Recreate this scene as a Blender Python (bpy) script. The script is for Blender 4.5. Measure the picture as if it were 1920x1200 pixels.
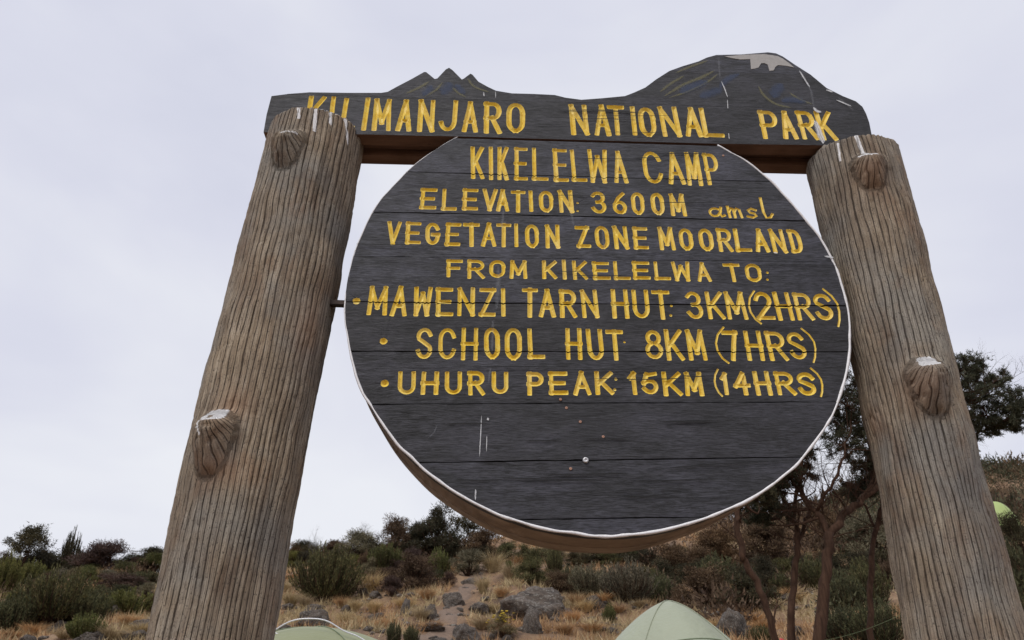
import bpy, math, random
import numpy as np
from mathutils import Vector, Matrix
from mathutils.geometry import delaunay_2d_cdt

for o in list(bpy.data.objects): bpy.data.objects.remove(o)
S = bpy.context.scene
COL = S.collection
R = math.radians
# ------------------------------------------------------------ camera
FPX = 1400.0
PITCH, ROLL, YAW = R(30), R(-0.8), R(2.5)
cp, sp_ = math.cos(PITCH), math.sin(PITCH)
R0 = Vector((1, 0, 0)); F0 = Vector((0, cp, sp_)); U0 = Vector((0, -sp_, cp))
CR = R0*math.cos(ROLL) + U0*math.sin(ROLL)
CU = -R0*math.sin(ROLL) + U0*math.cos(ROLL)
cd = bpy.data.cameras.new('camera'); cam = bpy.data.objects.new('camera', cd); COL.objects.link(cam)
m3 = Matrix((CR, CU, -F0)).transposed()
cam.matrix_world = m3.to_4x4()
cd.sensor_width = 36; cd.lens = FPX/1920*36; cd.clip_start = .05; cd.clip_end = 3000
cd.dof.use_dof = True; cd.dof.focus_distance = 2.55; cd.dof.aperture_fstop = 9.0
S.camera = cam
# ------------------------------------------------------------ sky and sun
SUN_EL, SUN_AZ = R(52), R(205)       # the sun stands behind the camera, a little to the left, veiled by cloud
w = bpy.data.worlds.new('World'); S.world = w; w.use_nodes = True
nt = w.node_tree; nt.nodes.clear()
def N(nt, t, **k):
    n = nt.nodes.new(t)
    for a, b in k.items():
        if a == 'inp':
            for i, v in b.items(): n.inputs[i].default_value = v
        else: setattr(n, a, b)
    return n
def ramp(nt, fac, stops, interp='LINEAR'):
    r = N(nt, 'ShaderNodeValToRGB'); e = r.color_ramp.elements; r.color_ramp.interpolation = interp
    while len(e) < len(stops): e.new(.5)
    for el, (p, c) in zip(e, stops):
        el.position = p; el.color = (c, c, c, 1) if isinstance(c, (int, float)) else (*c, 1)
    nt.links.new(fac, r.inputs[0]); return r.outputs[0]
out = N(nt, 'ShaderNodeOutputWorld'); bg = N(nt, 'ShaderNodeBackground', inp={1: 1.0})
sky = N(nt, 'ShaderNodeTexSky', sky_type='NISHITA', sun_disc=False, sun_elevation=SUN_EL, sun_rotation=SUN_AZ)
tc = N(nt, 'ShaderNodeTexCoord')
ns = N(nt, 'ShaderNodeTexNoise', inp={'Scale': 1.3, 'Detail': 5.0, 'Roughness': .5, 'Distortion': .4})
mp = N(nt, 'ShaderNodeMapping', inp={'Scale': (1, 1, 2.0), 'Location': (.35, .1, .0)})
nt.links.new(tc.outputs['Generated'], mp.inputs[0]); nt.links.new(mp.outputs[0], ns.inputs[0])
cc = ramp(nt, ns.outputs[0], [(.33, (.655, .675, .80)), (.48, (.735, .75, .86)), (.66, (.87, .885, .94))])
sc = N(nt, 'ShaderNodeVectorMath', operation='SCALE', inp={'Scale': .08}); nt.links.new(sky.outputs[0], sc.inputs[0])
mx = N(nt, 'ShaderNodeMix', data_type='RGBA', inp={0: .94})
nt.links.new(sc.outputs[0], mx.inputs[6]); nt.links.new(cc, mx.inputs[7])
nt.links.new(mx.outputs[2], bg.inputs[0]); nt.links.new(bg.outputs[0], out.inputs[0])
sl = bpy.data.lights.new('sun', 'SUN'); so = bpy.data.objects.new('sun', sl); COL.objects.link(so)
sl.energy = 1.8; sl.angle = R(22); sl.color = (1, .96, .9)
sd = Vector((math.sin(SUN_AZ)*math.cos(SUN_EL), math.cos(SUN_AZ)*math.cos(SUN_EL), math.sin(SUN_EL)))
so.rotation_euler = sd.to_track_quat('Z', 'Y').to_euler(); so.location = (0, -5, 12)
S.view_settings.view_transform = 'Standard'; S.view_settings.look = 'None'
S.view_settings.exposure = 0; S.view_settings.gamma = 1
S.render.engine = 'CYCLES'
# ------------------------------------------------------------ helpers
rng = np.random.default_rng(7); random.seed(7)
def ray(px, py):
    return CR*(px-960) + CU*(600-py) + F0*FPX
def at(px, py, Y):
    d = ray(px, py); return d*(Y/d.y)
PO = Vector((0, 2, 0)); PX = Vector((math.cos(YAW), math.sin(YAW), 0)); PN = Vector((-math.sin(YAW), math.cos(YAW), 0))
def pl(px, py, w_=0.0):
    """pixel -> coordinates (a, b) on the sign's upright plane (w_ metres behind its face)"""
    d = ray(px, py); O = PO + PN*w_; t = O.dot(PN)/d.dot(PN); q = d*t - O
    return (q.dot(PX), q.z)
def camdepth(p): return Vector(p).dot(F0)
def tag(o, label=None, cat=None, group=None, kind=None):
    for k, v in (('label', label), ('category', cat), ('group', group), ('kind', kind)):
        if v: o[k] = v
    return o
def link(name, me, mat=None, parent=None, loc=None):
    o = bpy.data.objects.new(name, me); COL.objects.link(o)
    if mat is not None and me is not None and len(me.materials) == 0:
        for m in (mat if isinstance(mat, (list, tuple)) else [mat]): me.materials.append(m)
    if parent: o.parent = parent
    if loc is not None: o.location = loc
    return o
def mesh(name, v, f, smooth=False):
    me = bpy.data.meshes.new(name)
    if isinstance(f, np.ndarray):
        v = np.asarray(v, np.float32); n = f.shape[1]
        me.vertices.add(len(v)); me.vertices.foreach_set('co', v.ravel())
        me.loops.add(f.size); me.loops.foreach_set('vertex_index', f.astype(np.int32).ravel())
        me.polygons.add(len(f)); me.polygons.foreach_set('loop_start', np.arange(0, f.size, n, dtype=np.int32))
        me.update(calc_edges=True)
    else:
        me.from_pydata([tuple(map(float, p)) for p in v], [], f); me.update()
    if smooth: me.polygons.foreach_set('use_smooth', [True]*len(me.polygons))
    me.validate(); return me
def hsh(ix, iy, s):
    h = (ix.astype(np.int64)*374761393 + iy.astype(np.int64)*668265263 + s*982451653) & 0x7fffffff
    h = ((h ^ (h >> 13))*1274126177) & 0x7fffffff
    return ((h ^ (h >> 16)) & 0xffff)/65535.0
def vn(x, y, s=0):
    x = np.asarray(x, float); y = np.asarray(y, float)
    ix, iy = np.floor(x), np.floor(y); fx, fy = x-ix, y-iy
    fx = fx*fx*(3-2*fx); fy = fy*fy*(3-2*fy)
    a, b, c, d = hsh(ix, iy, s), hsh(ix+1, iy, s), hsh(ix, iy+1, s), hsh(ix+1, iy+1, s)
    return (a*(1-fx)+b*fx)*(1-fy) + (c*(1-fx)+d*fx)*fy
def fbm(x, y, s=0, o=4):
    t = 0; a = .5
    for i in range(o): t = t + a*vn(x*2**i, y*2**i, s+i*17); a *= .5
    return t/(1-.5**o)
def sstep(a, b, x):
    t = np.clip((np.asarray(x, float)-a)/(b-a), 0, 1); return t*t*(3-2*t)
# ------------------------------------------------------------ terrain
_ys = np.array([-700, -60, -12, 0, 8, 15, 20, 30, 38, 44, 60, 100, 900], float)
_zs = np.array([-14, -8, -3.2, -1.45, .05, 1.56, 2.72, 5.35, 7.55, 8.9, 9.3, 7.0, -40], float)
def H(x, y):
    x = np.asarray(x, float); y = np.asarray(y, float)
    z = 0
    for d in (-1.5, -.5, .5, 1.5): z = z + np.interp(y+d, _ys, _zs)/4
    z = z + 2.6*sstep(-22, 12, x)*sstep(22, 45, y)*(1-sstep(120, 400, y))
    z = z + 22*sstep(5, 55, x)*sstep(44, 104, y)*(1 - sstep(110, 300, y)*.8)
    k = sstep(7, 14, y)
    z = z + k*((fbm(x*.35+3, y*.35, 1, 3)-.5)*1.0 + (vn(x*1.3, y*1.3, 5)-.5)*.22 + (vn(x*3.1, y*3.1, 9)-.5)*.07)
    return z
def gp(px, py):
    d = ray(px, py); d = d/d.y
    Y = np.concatenate([np.arange(4, 60, .05), np.arange(60, 160, .3)])
    g = H(d.x*Y, Y) - d.z*Y
    i = np.argmax(g > 0)
    if g[i] <= 0: i = np.argmin(-g + 0)   # ray misses: nearest approach
    y = Y[i]; return Vector((d.x*y, y, float(H(d.x*y, y))))
def onground(px, Y):
    p = at(px, 1100, Y); return Vector((p.x, Y, float(H(p.x, Y))))
# ------------------------------------------------------------ materials
def mat(name):
    m = bpy.data.materials.new(name); m.use_nodes = True; nt = m.node_tree
    return m, nt, nt.nodes['Principled BSDF'], nt.nodes['Material Output']
def noise(nt, vec, scale, detail=4, rough=.55, mscale=None, dist=0):
    if mscale is not None:
        mp = N(nt, 'ShaderNodeMapping', inp={'Scale': mscale}); nt.links.new(vec, mp.inputs[0]); vec = mp.outputs[0]
    n = N(nt, 'ShaderNodeTexNoise', inp={'Scale': scale, 'Detail': float(detail), 'Roughness': rough, 'Distortion': float(dist)})
    nt.links.new(vec, n.inputs[0]); return n.outputs[0]
def mixc(nt, fac, a, b, mode='MIX'):
    m = N(nt, 'ShaderNodeMix', data_type='RGBA', blend_type=mode)
    for i, v in ((0, fac), (6, a), (7, b)):
        if hasattr(v, 'links'): nt.links.new(v, m.inputs[i])
        elif i == 0: m.inputs[0].default_value = v
        else: m.inputs[i].default_value = (*v, 1)
    return m.outputs[2]
def bump(nt, b, h, strength=.5, dist=.01, nrm=None):
    n = N(nt, 'ShaderNodeBump', inp={'Strength': strength, 'Distance': dist}); nt.links.new(h, n.inputs['Height'])
    if nrm: nt.links.new(nrm, n.inputs['Normal'])
    nt.links.new(n.outputs[0], b.inputs['Normal']); return n.outputs[0]
def coords(nt, rnd=True):
    tc = N(nt, 'ShaderNodeTexCoord')
    if not rnd: return tc.outputs['Object']
    oi = N(nt, 'ShaderNodeObjectInfo'); cmb = N(nt, 'ShaderNodeCombineXYZ')
    ml = N(nt, 'ShaderNodeMath', operation='MULTIPLY', inp={1: 37.0}); nt.links.new(oi.outputs['Random'], ml.inputs[0])
    nt.links.new(ml.outputs[0], cmb.inputs[0]); nt.links.new(ml.outputs[0], cmb.inputs[2])
    ad = N(nt, 'ShaderNodeVectorMath', operation='ADD'); nt.links.new(tc.outputs['Object'], ad.inputs[0]); nt.links.new(cmb.outputs[0], ad.inputs[1])
    return ad.outputs[0]

def m_plank():
    m, nt, b, o = mat('charcoal_painted_wood'); v = coords(nt)
    g1 = noise(nt, v, 64, 8, .74, (.20, 1, 1.5), 1.1); g2 = noise(nt, v, 330, 4, .65, (.12, 1, 1)); blot = noise(nt, v, 7, 6, .7, (.6, 1, 1.3))
    c = ramp(nt, g1, [(.34, (.003, .0028, .003)), (.45, (.015, .015, .018)), (.55, (.028, .028, .034)), (.70, (.052, .052, .064))])
    calm = noise(nt, v, 3.1, 3, .6, (.6, 1, 2)); c = mixc(nt, ramp(nt, calm, [(.42, 0.), (.60, .75)]), c, (.023, .023, .027)); c = mixc(nt, ramp(nt, blot, [(.45, 0.), (.66, .75)]), c, (.064, .064, .082))
    fine = ramp(nt, g2, [(.38, .35), (.5, .95), (.65, 1.3)])
    c = mixc(nt, 1.0, c, fine, 'MULTIPLY')
    chip = noise(nt, v, 60, 5, .75, (.35, 1, 1)); c = mixc(nt, ramp(nt, chip, [(.70, 0.), (.74, .5)]), c, (.13, .115, .105))
    oi = N(nt, 'ShaderNodeObjectInfo')
    c = mixc(nt, 1.0, c, ramp(nt, oi.outputs['Random'], [(0., (.72, .70, .68)), (.5, (.98, .98, 1.0)), (1., (1.35, 1.38, 1.48))]), 'MULTIPLY')
    nt.links.new(c, b.inputs['Base Color'])
    nt.links.new(ramp(nt, g1, [(.3, .8), (.7, .55)]), b.inputs['Roughness'])
    n1 = bump(nt, b, g1, .7, .004); bump(nt, b, g2, .6, .0015, n1)
    return m
def m_yellow():
    m, nt, b, o = mat('yellow_groove_paint'); v = coords(nt, False)
    n1 = noise(nt, v, 45, 5, .7); n2 = noise(nt, v, 220, 3, .6, (.4, 1, 1)); n3 = noise(nt, v, 9, 3, .5)
    c = ramp(nt, n1, [(.3, (.66, .41, .020)), (.5, (.80, .56, .052)), (.7, (.82, .66, .16))])
    c = mixc(nt, ramp(nt, n3, [(.45, 0.), (.72, .5)]), c, (.80, .62, .22))
    c = mixc(nt, ramp(nt, n2, [(.60, 0.), (.72, .55)]), c, (.34, .19, .03))
    nt.links.new(c, b.inputs['Base Color']); b.inputs['Roughness'].default_value = .5
    bump(nt, b, n2, .5, .002); return m
def m_rawwood(name, a, bcol, cscale=(.08, 1, 1.4)):
    m, nt, b, o = mat(name); v = coords(nt)
    g = noise(nt, v, 30, 6, .6, cscale, .4); g2 = noise(nt, v, 6, 4, .6)
    c = mixc(nt, ramp(nt, g, [(.35, 0.), (.65, 1.)]), a, bcol)
    c = mixc(nt, ramp(nt, g2, [(.45, 0.), (.7, .6)]), c, tuple(x*.6 for x in a))
    nt.links.new(c, b.inputs['Base Color']); b.inputs['Roughness'].default_value = .9; b.inputs['Specular IOR Level'].default_value = .2
    bump(nt, b, g, .8, .008); return m
def m_white():
    m, nt, b, o = mat('chipped_white_paint'); v = coords(nt, False)
    n = noise(nt, v, 60, 5, .7)
    c = ramp(nt, n, [(.3, (.62, .6, .6)), (.5, (.82, .81, .82))]); c = mixc(nt, ramp(nt, n, [(.63, 0.), (.67, .6)]), c, (.25, .2, .18))
    nt.links.new(c, b.inputs['Base Color']); b.inputs['Roughness'].default_value = .5; bump(nt, b, n, .4, .002); return m
def m_post():
    m, nt, b, o = mat('cement_bark'); v = coords(nt); tcu = N(nt, 'ShaderNodeTexCoord'); uv = tcu.outputs['UV']
    p = noise(nt, v, 3.2, 4, .6); f = noise(nt, v, 170, 4, .75); q = noise(nt, v, 9, 5, .65, (1, 1, .5)); g = noise(nt, uv, 1.0, 5, .65, (.9, 7, 1))
    def math_(op, a, bb=None):
        n = N(nt, 'ShaderNodeMath', operation=op)
        for i_, x in enumerate((a, bb)):
            if x is None: continue
            if hasattr(x, 'links'): nt.links.new(x, n.inputs[i_])
            else: n.inputs[i_].default_value = x
        return n.outputs[0]
    sx = N(nt, 'ShaderNodeSeparateXYZ'); nt.links.new(uv, sx.inputs[0])
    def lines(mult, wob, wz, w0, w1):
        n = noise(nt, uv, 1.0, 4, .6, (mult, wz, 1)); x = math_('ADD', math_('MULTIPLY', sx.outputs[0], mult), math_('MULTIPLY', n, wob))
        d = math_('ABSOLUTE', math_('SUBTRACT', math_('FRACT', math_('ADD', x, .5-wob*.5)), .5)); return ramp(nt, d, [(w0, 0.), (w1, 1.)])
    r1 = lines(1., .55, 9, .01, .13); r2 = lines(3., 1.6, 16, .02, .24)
    md = noise(nt, uv, 1.0, 3, .6, (.8, 3.0, 1))
    c = ramp(nt, g, [(.30, (.170, .130, .093)), (.5, (.290, .236, .176)), (.70, (.42, .365, .295))])
    c = mixc(nt, ramp(nt, p, [(.46, 0.), (.62, .62)]), c, (.27, .275, .265))
    c = mixc(nt, ramp(nt, q, [(.52, 0.), (.66, .6)]), c, (.24, .155, .10)); q2 = noise(nt, v, 2.1, 5, .7, (1, 1, .6)); c = mixc(nt, 1.0, c, ramp(nt, q2, [(.36, (.66, .65, .66)), (.62, (1.22, 1.17, 1.08))]), 'MULTIPLY')
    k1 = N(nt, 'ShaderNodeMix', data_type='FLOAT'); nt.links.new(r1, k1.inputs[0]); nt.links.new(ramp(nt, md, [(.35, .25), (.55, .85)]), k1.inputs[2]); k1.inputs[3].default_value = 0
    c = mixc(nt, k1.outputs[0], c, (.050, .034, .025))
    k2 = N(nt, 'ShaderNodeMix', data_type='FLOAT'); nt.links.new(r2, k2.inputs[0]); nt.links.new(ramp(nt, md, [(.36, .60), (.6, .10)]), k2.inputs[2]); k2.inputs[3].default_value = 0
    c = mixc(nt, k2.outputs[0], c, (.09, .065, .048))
    c = mixc(nt, ramp(nt, f, [(.36, .8), (.44, 0.)]), c, (.05, .035, .027))
    al = N(nt, 'ShaderNodeAttribute', attribute_name='lichen')
    c = mixc(nt, al.outputs['Fac'], c, (.34, .18, .10))
    aw = N(nt, 'ShaderNodeAttribute', attribute_name='white')
    n2 = noise(nt, v, 120, 6, .8)
    ad = math_('ADD', aw.outputs['Fac'], math_('MULTIPLY', n2, .75))
    c = mixc(nt, ramp(nt, ad, [(.74, 0.), (.86, .97)]), c, (.84, .83, .83))
    nt.links.new(c, b.inputs['Base Color']); b.inputs['Roughness'].default_value = .9
    n1 = bump(nt, b, r1, .8, .006); n1 = bump(nt, b, r2, .6, .0025, n1); n1 = bump(nt, b, g, .6, .005, n1); bump(nt, b, f, .6, .004, n1); return m
def m_simple(name, col, rough=.6, metal=0., var=.25, scale=30, bmp=.2, dist=.003):
    m, nt, b, o = mat(name); v = coords(nt)
    n = noise(nt, v, scale, 5, .6)
    c = mixc(nt, n, tuple(x*(1-var) for x in col), tuple(min(1, x*(1+var)) for x in col))
    nt.links.new(c, b.inputs['Base Color']); b.inputs['Roughness'].default_value = rough; b.inputs['Metallic'].default_value = metal
    bump(nt, b, n, bmp, dist); return m
def m_leaf(name, c1, c2, c3, tr=.25, var=.35):
    m, nt, b, o = mat(name)
    g = N(nt, 'ShaderNodeNewGeometry'); oi = N(nt, 'ShaderNodeObjectInfo'); tc = N(nt, 'ShaderNodeTexCoord')
    c = ramp(nt, g.outputs['Random Per Island'], [(0., c1), (.5, c2), (1., c3)])
    n = noise(nt, tc.outputs['Object'], 3.2, 3, .6)
    c = mixc(nt, 1.0, c, ramp(nt, n, [(.35, 1-var), (.65, 1+var)]), 'MULTIPLY')
    c = mixc(nt, 1.0, c, ramp(nt, oi.outputs['Random'], [(0., (.8, .78, .85)), (.5, (1.0, 1.0, 1.)), (1., (1.22, 1.1, .95))]), 'MULTIPLY')
    nt.links.new(c, b.inputs['Base Color']); b.inputs['Roughness'].default_value = .75; b.inputs['Specular IOR Level'].default_value = .25
    t = N(nt, 'ShaderNodeBsdfTranslucent'); nt.links.new(c, t.inputs[0]); ms = N(nt, 'ShaderNodeMixShader', inp={0: tr})
    nt.links.new(b.outputs[0], ms.inputs[1]); nt.links.new(t.outputs[0], ms.inputs[2]); nt.links.new(ms.outputs[0], o.inputs[0]); return m
def m_ground():
    m, nt, b, o = mat('dry_moorland_soil'); v = coords(nt, False)
    a = noise(nt, v, .8, 6, .65); f = noise(nt, v, 7, 6, .7); h = noise(nt, v, 30, 4, .7)
    c = ramp(nt, a, [(.36, (.11, .074, .054)), (.5, (.27, .165, .10)), (.64, (.41, .27, .155))])
    c = mixc(nt, ramp(nt, f, [(.4, 0.), (.62, .7)]), c, (.30, .19, .10))
    c = mixc(nt, ramp(nt, h, [(.35, .6), (.5, 0.)]), c, (.075, .05, .038))
    nt.links.new(c, b.inputs['Base Color']); b.inputs['Roughness'].default_value = .95
    n1 = bump(nt, b, f, .8, .15); bump(nt, b, h, .7, .04, n1); return m
def m_rock():
    m, nt, b, o = mat('lichened_basalt'); v = coords(nt)
    a = noise(nt, v, 3.5, 8, .75); f = noise(nt, v, 11, 6, .8); 
    c = ramp(nt, a, [(.35, (.034, .026, .022)), (.6, (.14, .108, .085))])
    c = mixc(nt, ramp(nt, f, [(.53, 0.), (.60, .85)]), c, (.30, .285, .25))
    nt.links.new(c, b.inputs['Base Color']); b.inputs['Roughness'].default_value = .92
    n1 = bump(nt, b, a, .8, .12); bump(nt, b, f, .7, .03, n1); return m
def m_stain(name, col, dens=.5, op=None):
    m, nt, b, o = mat(name); v = coords(nt, False)
    uv = N(nt, 'ShaderNodeTexCoord'); sx = N(nt, 'ShaderNodeSeparateXYZ'); nt.links.new(uv.outputs['UV'], sx.inputs[0])
    edge = ramp(nt, sx.outputs[1], [(0., 0.), (.45, 1.), (.55, 1.), (1., 0.)])
    n = noise(nt, v, 110, 6, .85, (1, 1, .45))
    ml = N(nt, 'ShaderNodeMath', operation='MULTIPLY'); nt.links.new(edge, ml.inputs[0]); nt.links.new(n, ml.inputs[1])
    al = ramp(nt, ml.outputs[0], [(.48-dens*.5, 0.), (.70-dens*.4, 1.)])
    sc = N(nt, 'ShaderNodeMath', operation='MULTIPLY', inp={1: op or min(1., .55+dens*.6)}); nt.links.new(al, sc.inputs[0])
    b.inputs['Base Color'].default_value = (*col, 1); b.inputs['Roughness'].default_value = .8
    nt.links.new(sc.outputs[0], b.inputs['Alpha']); return m
M = dict(plank=m_plank(), yellow=m_yellow(), beam=m_rawwood('brown_beam_wood', (.15, .085, .058), (.23, .14, .10)),
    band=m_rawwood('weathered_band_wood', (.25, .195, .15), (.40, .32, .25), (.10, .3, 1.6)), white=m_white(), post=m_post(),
    iron=m_simple('rusted_iron', (.05, .035, .03), .6, .6), bolt=m_simple('zinc_bolt', (.55, .55, .56), .45, .5, .2, 200),
    nail=m_simple('rust_nail', (.42, .24, .17), .7, .1, .3, 200),
    ground=m_ground(), rock=m_rock(), path=m_simple('trodden_earth', (.20, .138, .098), .95, 0, .6, 9, 1.0, .09),
    snow=m_simple('flaked_grey_paint', (.36, .345, .33), .7, 0, .22, 50, .3, .003),
    bird=m_stain('white_dropping', (.66, .67, .69), .55, .85), birdthin=m_stain('faint_white_streak', (.42, .44, .48), .5, .15), 
    ochre=m_stain('faded_olive_paint', (.24, .225, .11), .6, .42), blue=m_stain('faded_blue_paint', (.065, .095, .18), .65, .40), crack=m_stain('dark_crack', (.008, .008, .009), .9),
    tent=m_simple('sage_tent_fabric', (.315, .34, .245), .5, 0, .07, 5, .5, .06), olive=m_simple('olive_tent_fabric', (.235, .25, .135), .55, 0, .07, 5, .5, .06),
    lime=m_simple('lime_tent_fabric', (.36, .45, .16), .6, 0, .06, 3), seam=m_simple('tent_seam', (.17, .21, .13), .7), pole=m_simple('silver_tent_pole', (.62, .62, .64), .35, .3, .05),
    cord=m_simple('green_cord', (.12, .15, .07), .7), red=m_simple('red_fabric', (.45, .02, .03), .6, 0, .1), 
    bark=m_rawwood('reddish_heath_bark', (.034, .017, .010), (.080, .043, .027), (1, 1, .12)), twig=m_simple('dead_twig', (.10, .085, .078), .9),
    treeleaf=m_leaf('tree_heath_leaf', (.030, .036, .022), (.060, .064, .038), (.12, .12, .075)),
    darkleaf=m_leaf('dark_heath_leaf', (.030, .030, .018), (.055, .052, .028), (.105, .090, .050)),
    erica=m_leaf('erica_green', (.042, .048, .026), (.086, .092, .042), (.165, .155, .075)),
    fresh=m_leaf('fresh_green', (.070, .082, .028), (.125, .135, .042), (.20, .195, .07)),
    brown=m_leaf('brown_heath', (.060, .038, .024), (.115, .076, .046), (.21, .145, .085)),
    grey=m_leaf('grey_green_heath', (0.084, 0.078, 0.050), (0.168, 0.156, 0.096), (0.324, 0.282, 0.180)),
    purple=m_leaf('purple_brown_heath', (0.054, 0.034, 0.031), (0.102, 0.066, 0.054), (0.168, 0.120, 0.090)),
    straw=m_leaf('straw_grass', (.29, .21, .11), (.48, .37, .20), (.66, .54, .32), .3, .2),
    orange=m_leaf('orange_dry_grass', (.28, .155, .075), (.48, .295, .145), (.64, .45, .24), .3, .3),
    yflower=m_leaf('yellow_flower', (.5, .36, .03), (.7, .52, .05), (.78, .62, .12)))
# ------------------------------------------------------------ ground
def axis(lo, hi, fine0, fine1, step, grow):
    a = list(np.arange(fine0, fine1+1e-6, step)); s = step; x = a[0]
    while x > lo: s *= grow; x -= s; a.insert(0, x)
    s = step; x = a[-1]
    while x < hi: s *= grow; x += s; a.append(x)
    return np.array(a)
gx = axis(-900, 900, -30, 48, .28, 1.13); gy = axis(-900, 1200, 6, 50, .22, 1.08)
X, Y = np.meshgrid(gx, gy); Z = H(X, Y); nx, ny = len(gx), len(gy)
V = np.stack([X, Y, Z], -1).reshape(-1, 3)
i = (np.arange(ny-1)[:, None]*nx + np.arange(nx-1)[None]).ravel()
link('ground', mesh('ground', V, np.stack([i, i+1, i+nx+1, i+nx], 1), True), M['ground'])['kind'] = 'structure'
pp = [gp(*q) for q in ((812, 1198), (838, 1165), (852, 1140), (866, 1115), (880, 1095), (893, 1080), (905, 1066), (925, 1052))]
pts = [pp[0] + (pp[0]-pp[1])*2] + pp
def spline(P, n):
    P = [Vector(p) for p in P]; P = [P[0]*2-P[1]] + P + [P[-1]*2-P[-2]]; o = []
    for k in range(1, len(P)-2):
        for j in range(n):
            t = j/n; a, b, c, d = P[k-1:k+3]
            o.append(.5*((2*b)+(c-a)*t+(2*a-5*b+4*c-d)*t*t+(3*b-a-3*c+d)*t**3))
    o.append(P[-2]); return o
pc = spline([Vector((p.x, p.y, 0)) for p in pts], 8); V = []; F = []
PATH = np.array([(p.x, p.y) for p in pc])
for k, p in enumerate(pc):
    q = pc[min(k+1, len(pc)-1)]-pc[max(k-1, 0)]; n_ = Vector((q.y, -q.x, 0)).normalized(); wd = .22+.24*vn(k*.35, 2, 3)
    for j in range(7):
        t = (j-3)/3; P_ = p + n_*t*wd*(1+.3*(vn(k*.6, j, 8)-.5)); V.append((P_.x, P_.y, float(H(P_.x, P_.y)) + .035*(1-t*t) + .012 - .06*(abs(t) > .9)))
F = [(k*7+j, k*7+j+1, k*7+j+8, k*7+j+7) for k in range(len(pc)-1) for j in range(6)]
link('path', mesh('path', V, F, True), M['path'])['kind'] = 'structure'
# ------------------------------------------------------------ the sign
GZ = float(H(0, 2.0))
root = bpy.data.objects.new('park_sign', None); COL.objects.link(root)
root.location = (PO.x, PO.y, GZ); root.rotation_euler = (0, 0, YAW)
tag(root, 'dark round timber park sign hung between two leaning bark-ribbed posts, with carved yellow lettering', 'sign')
def part(name, me, m, parent=None):
    return link(name, me, m, parent or root, None if parent else (0, 0, -GZ))
def P2(x, y): return pl(x, y)
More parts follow.
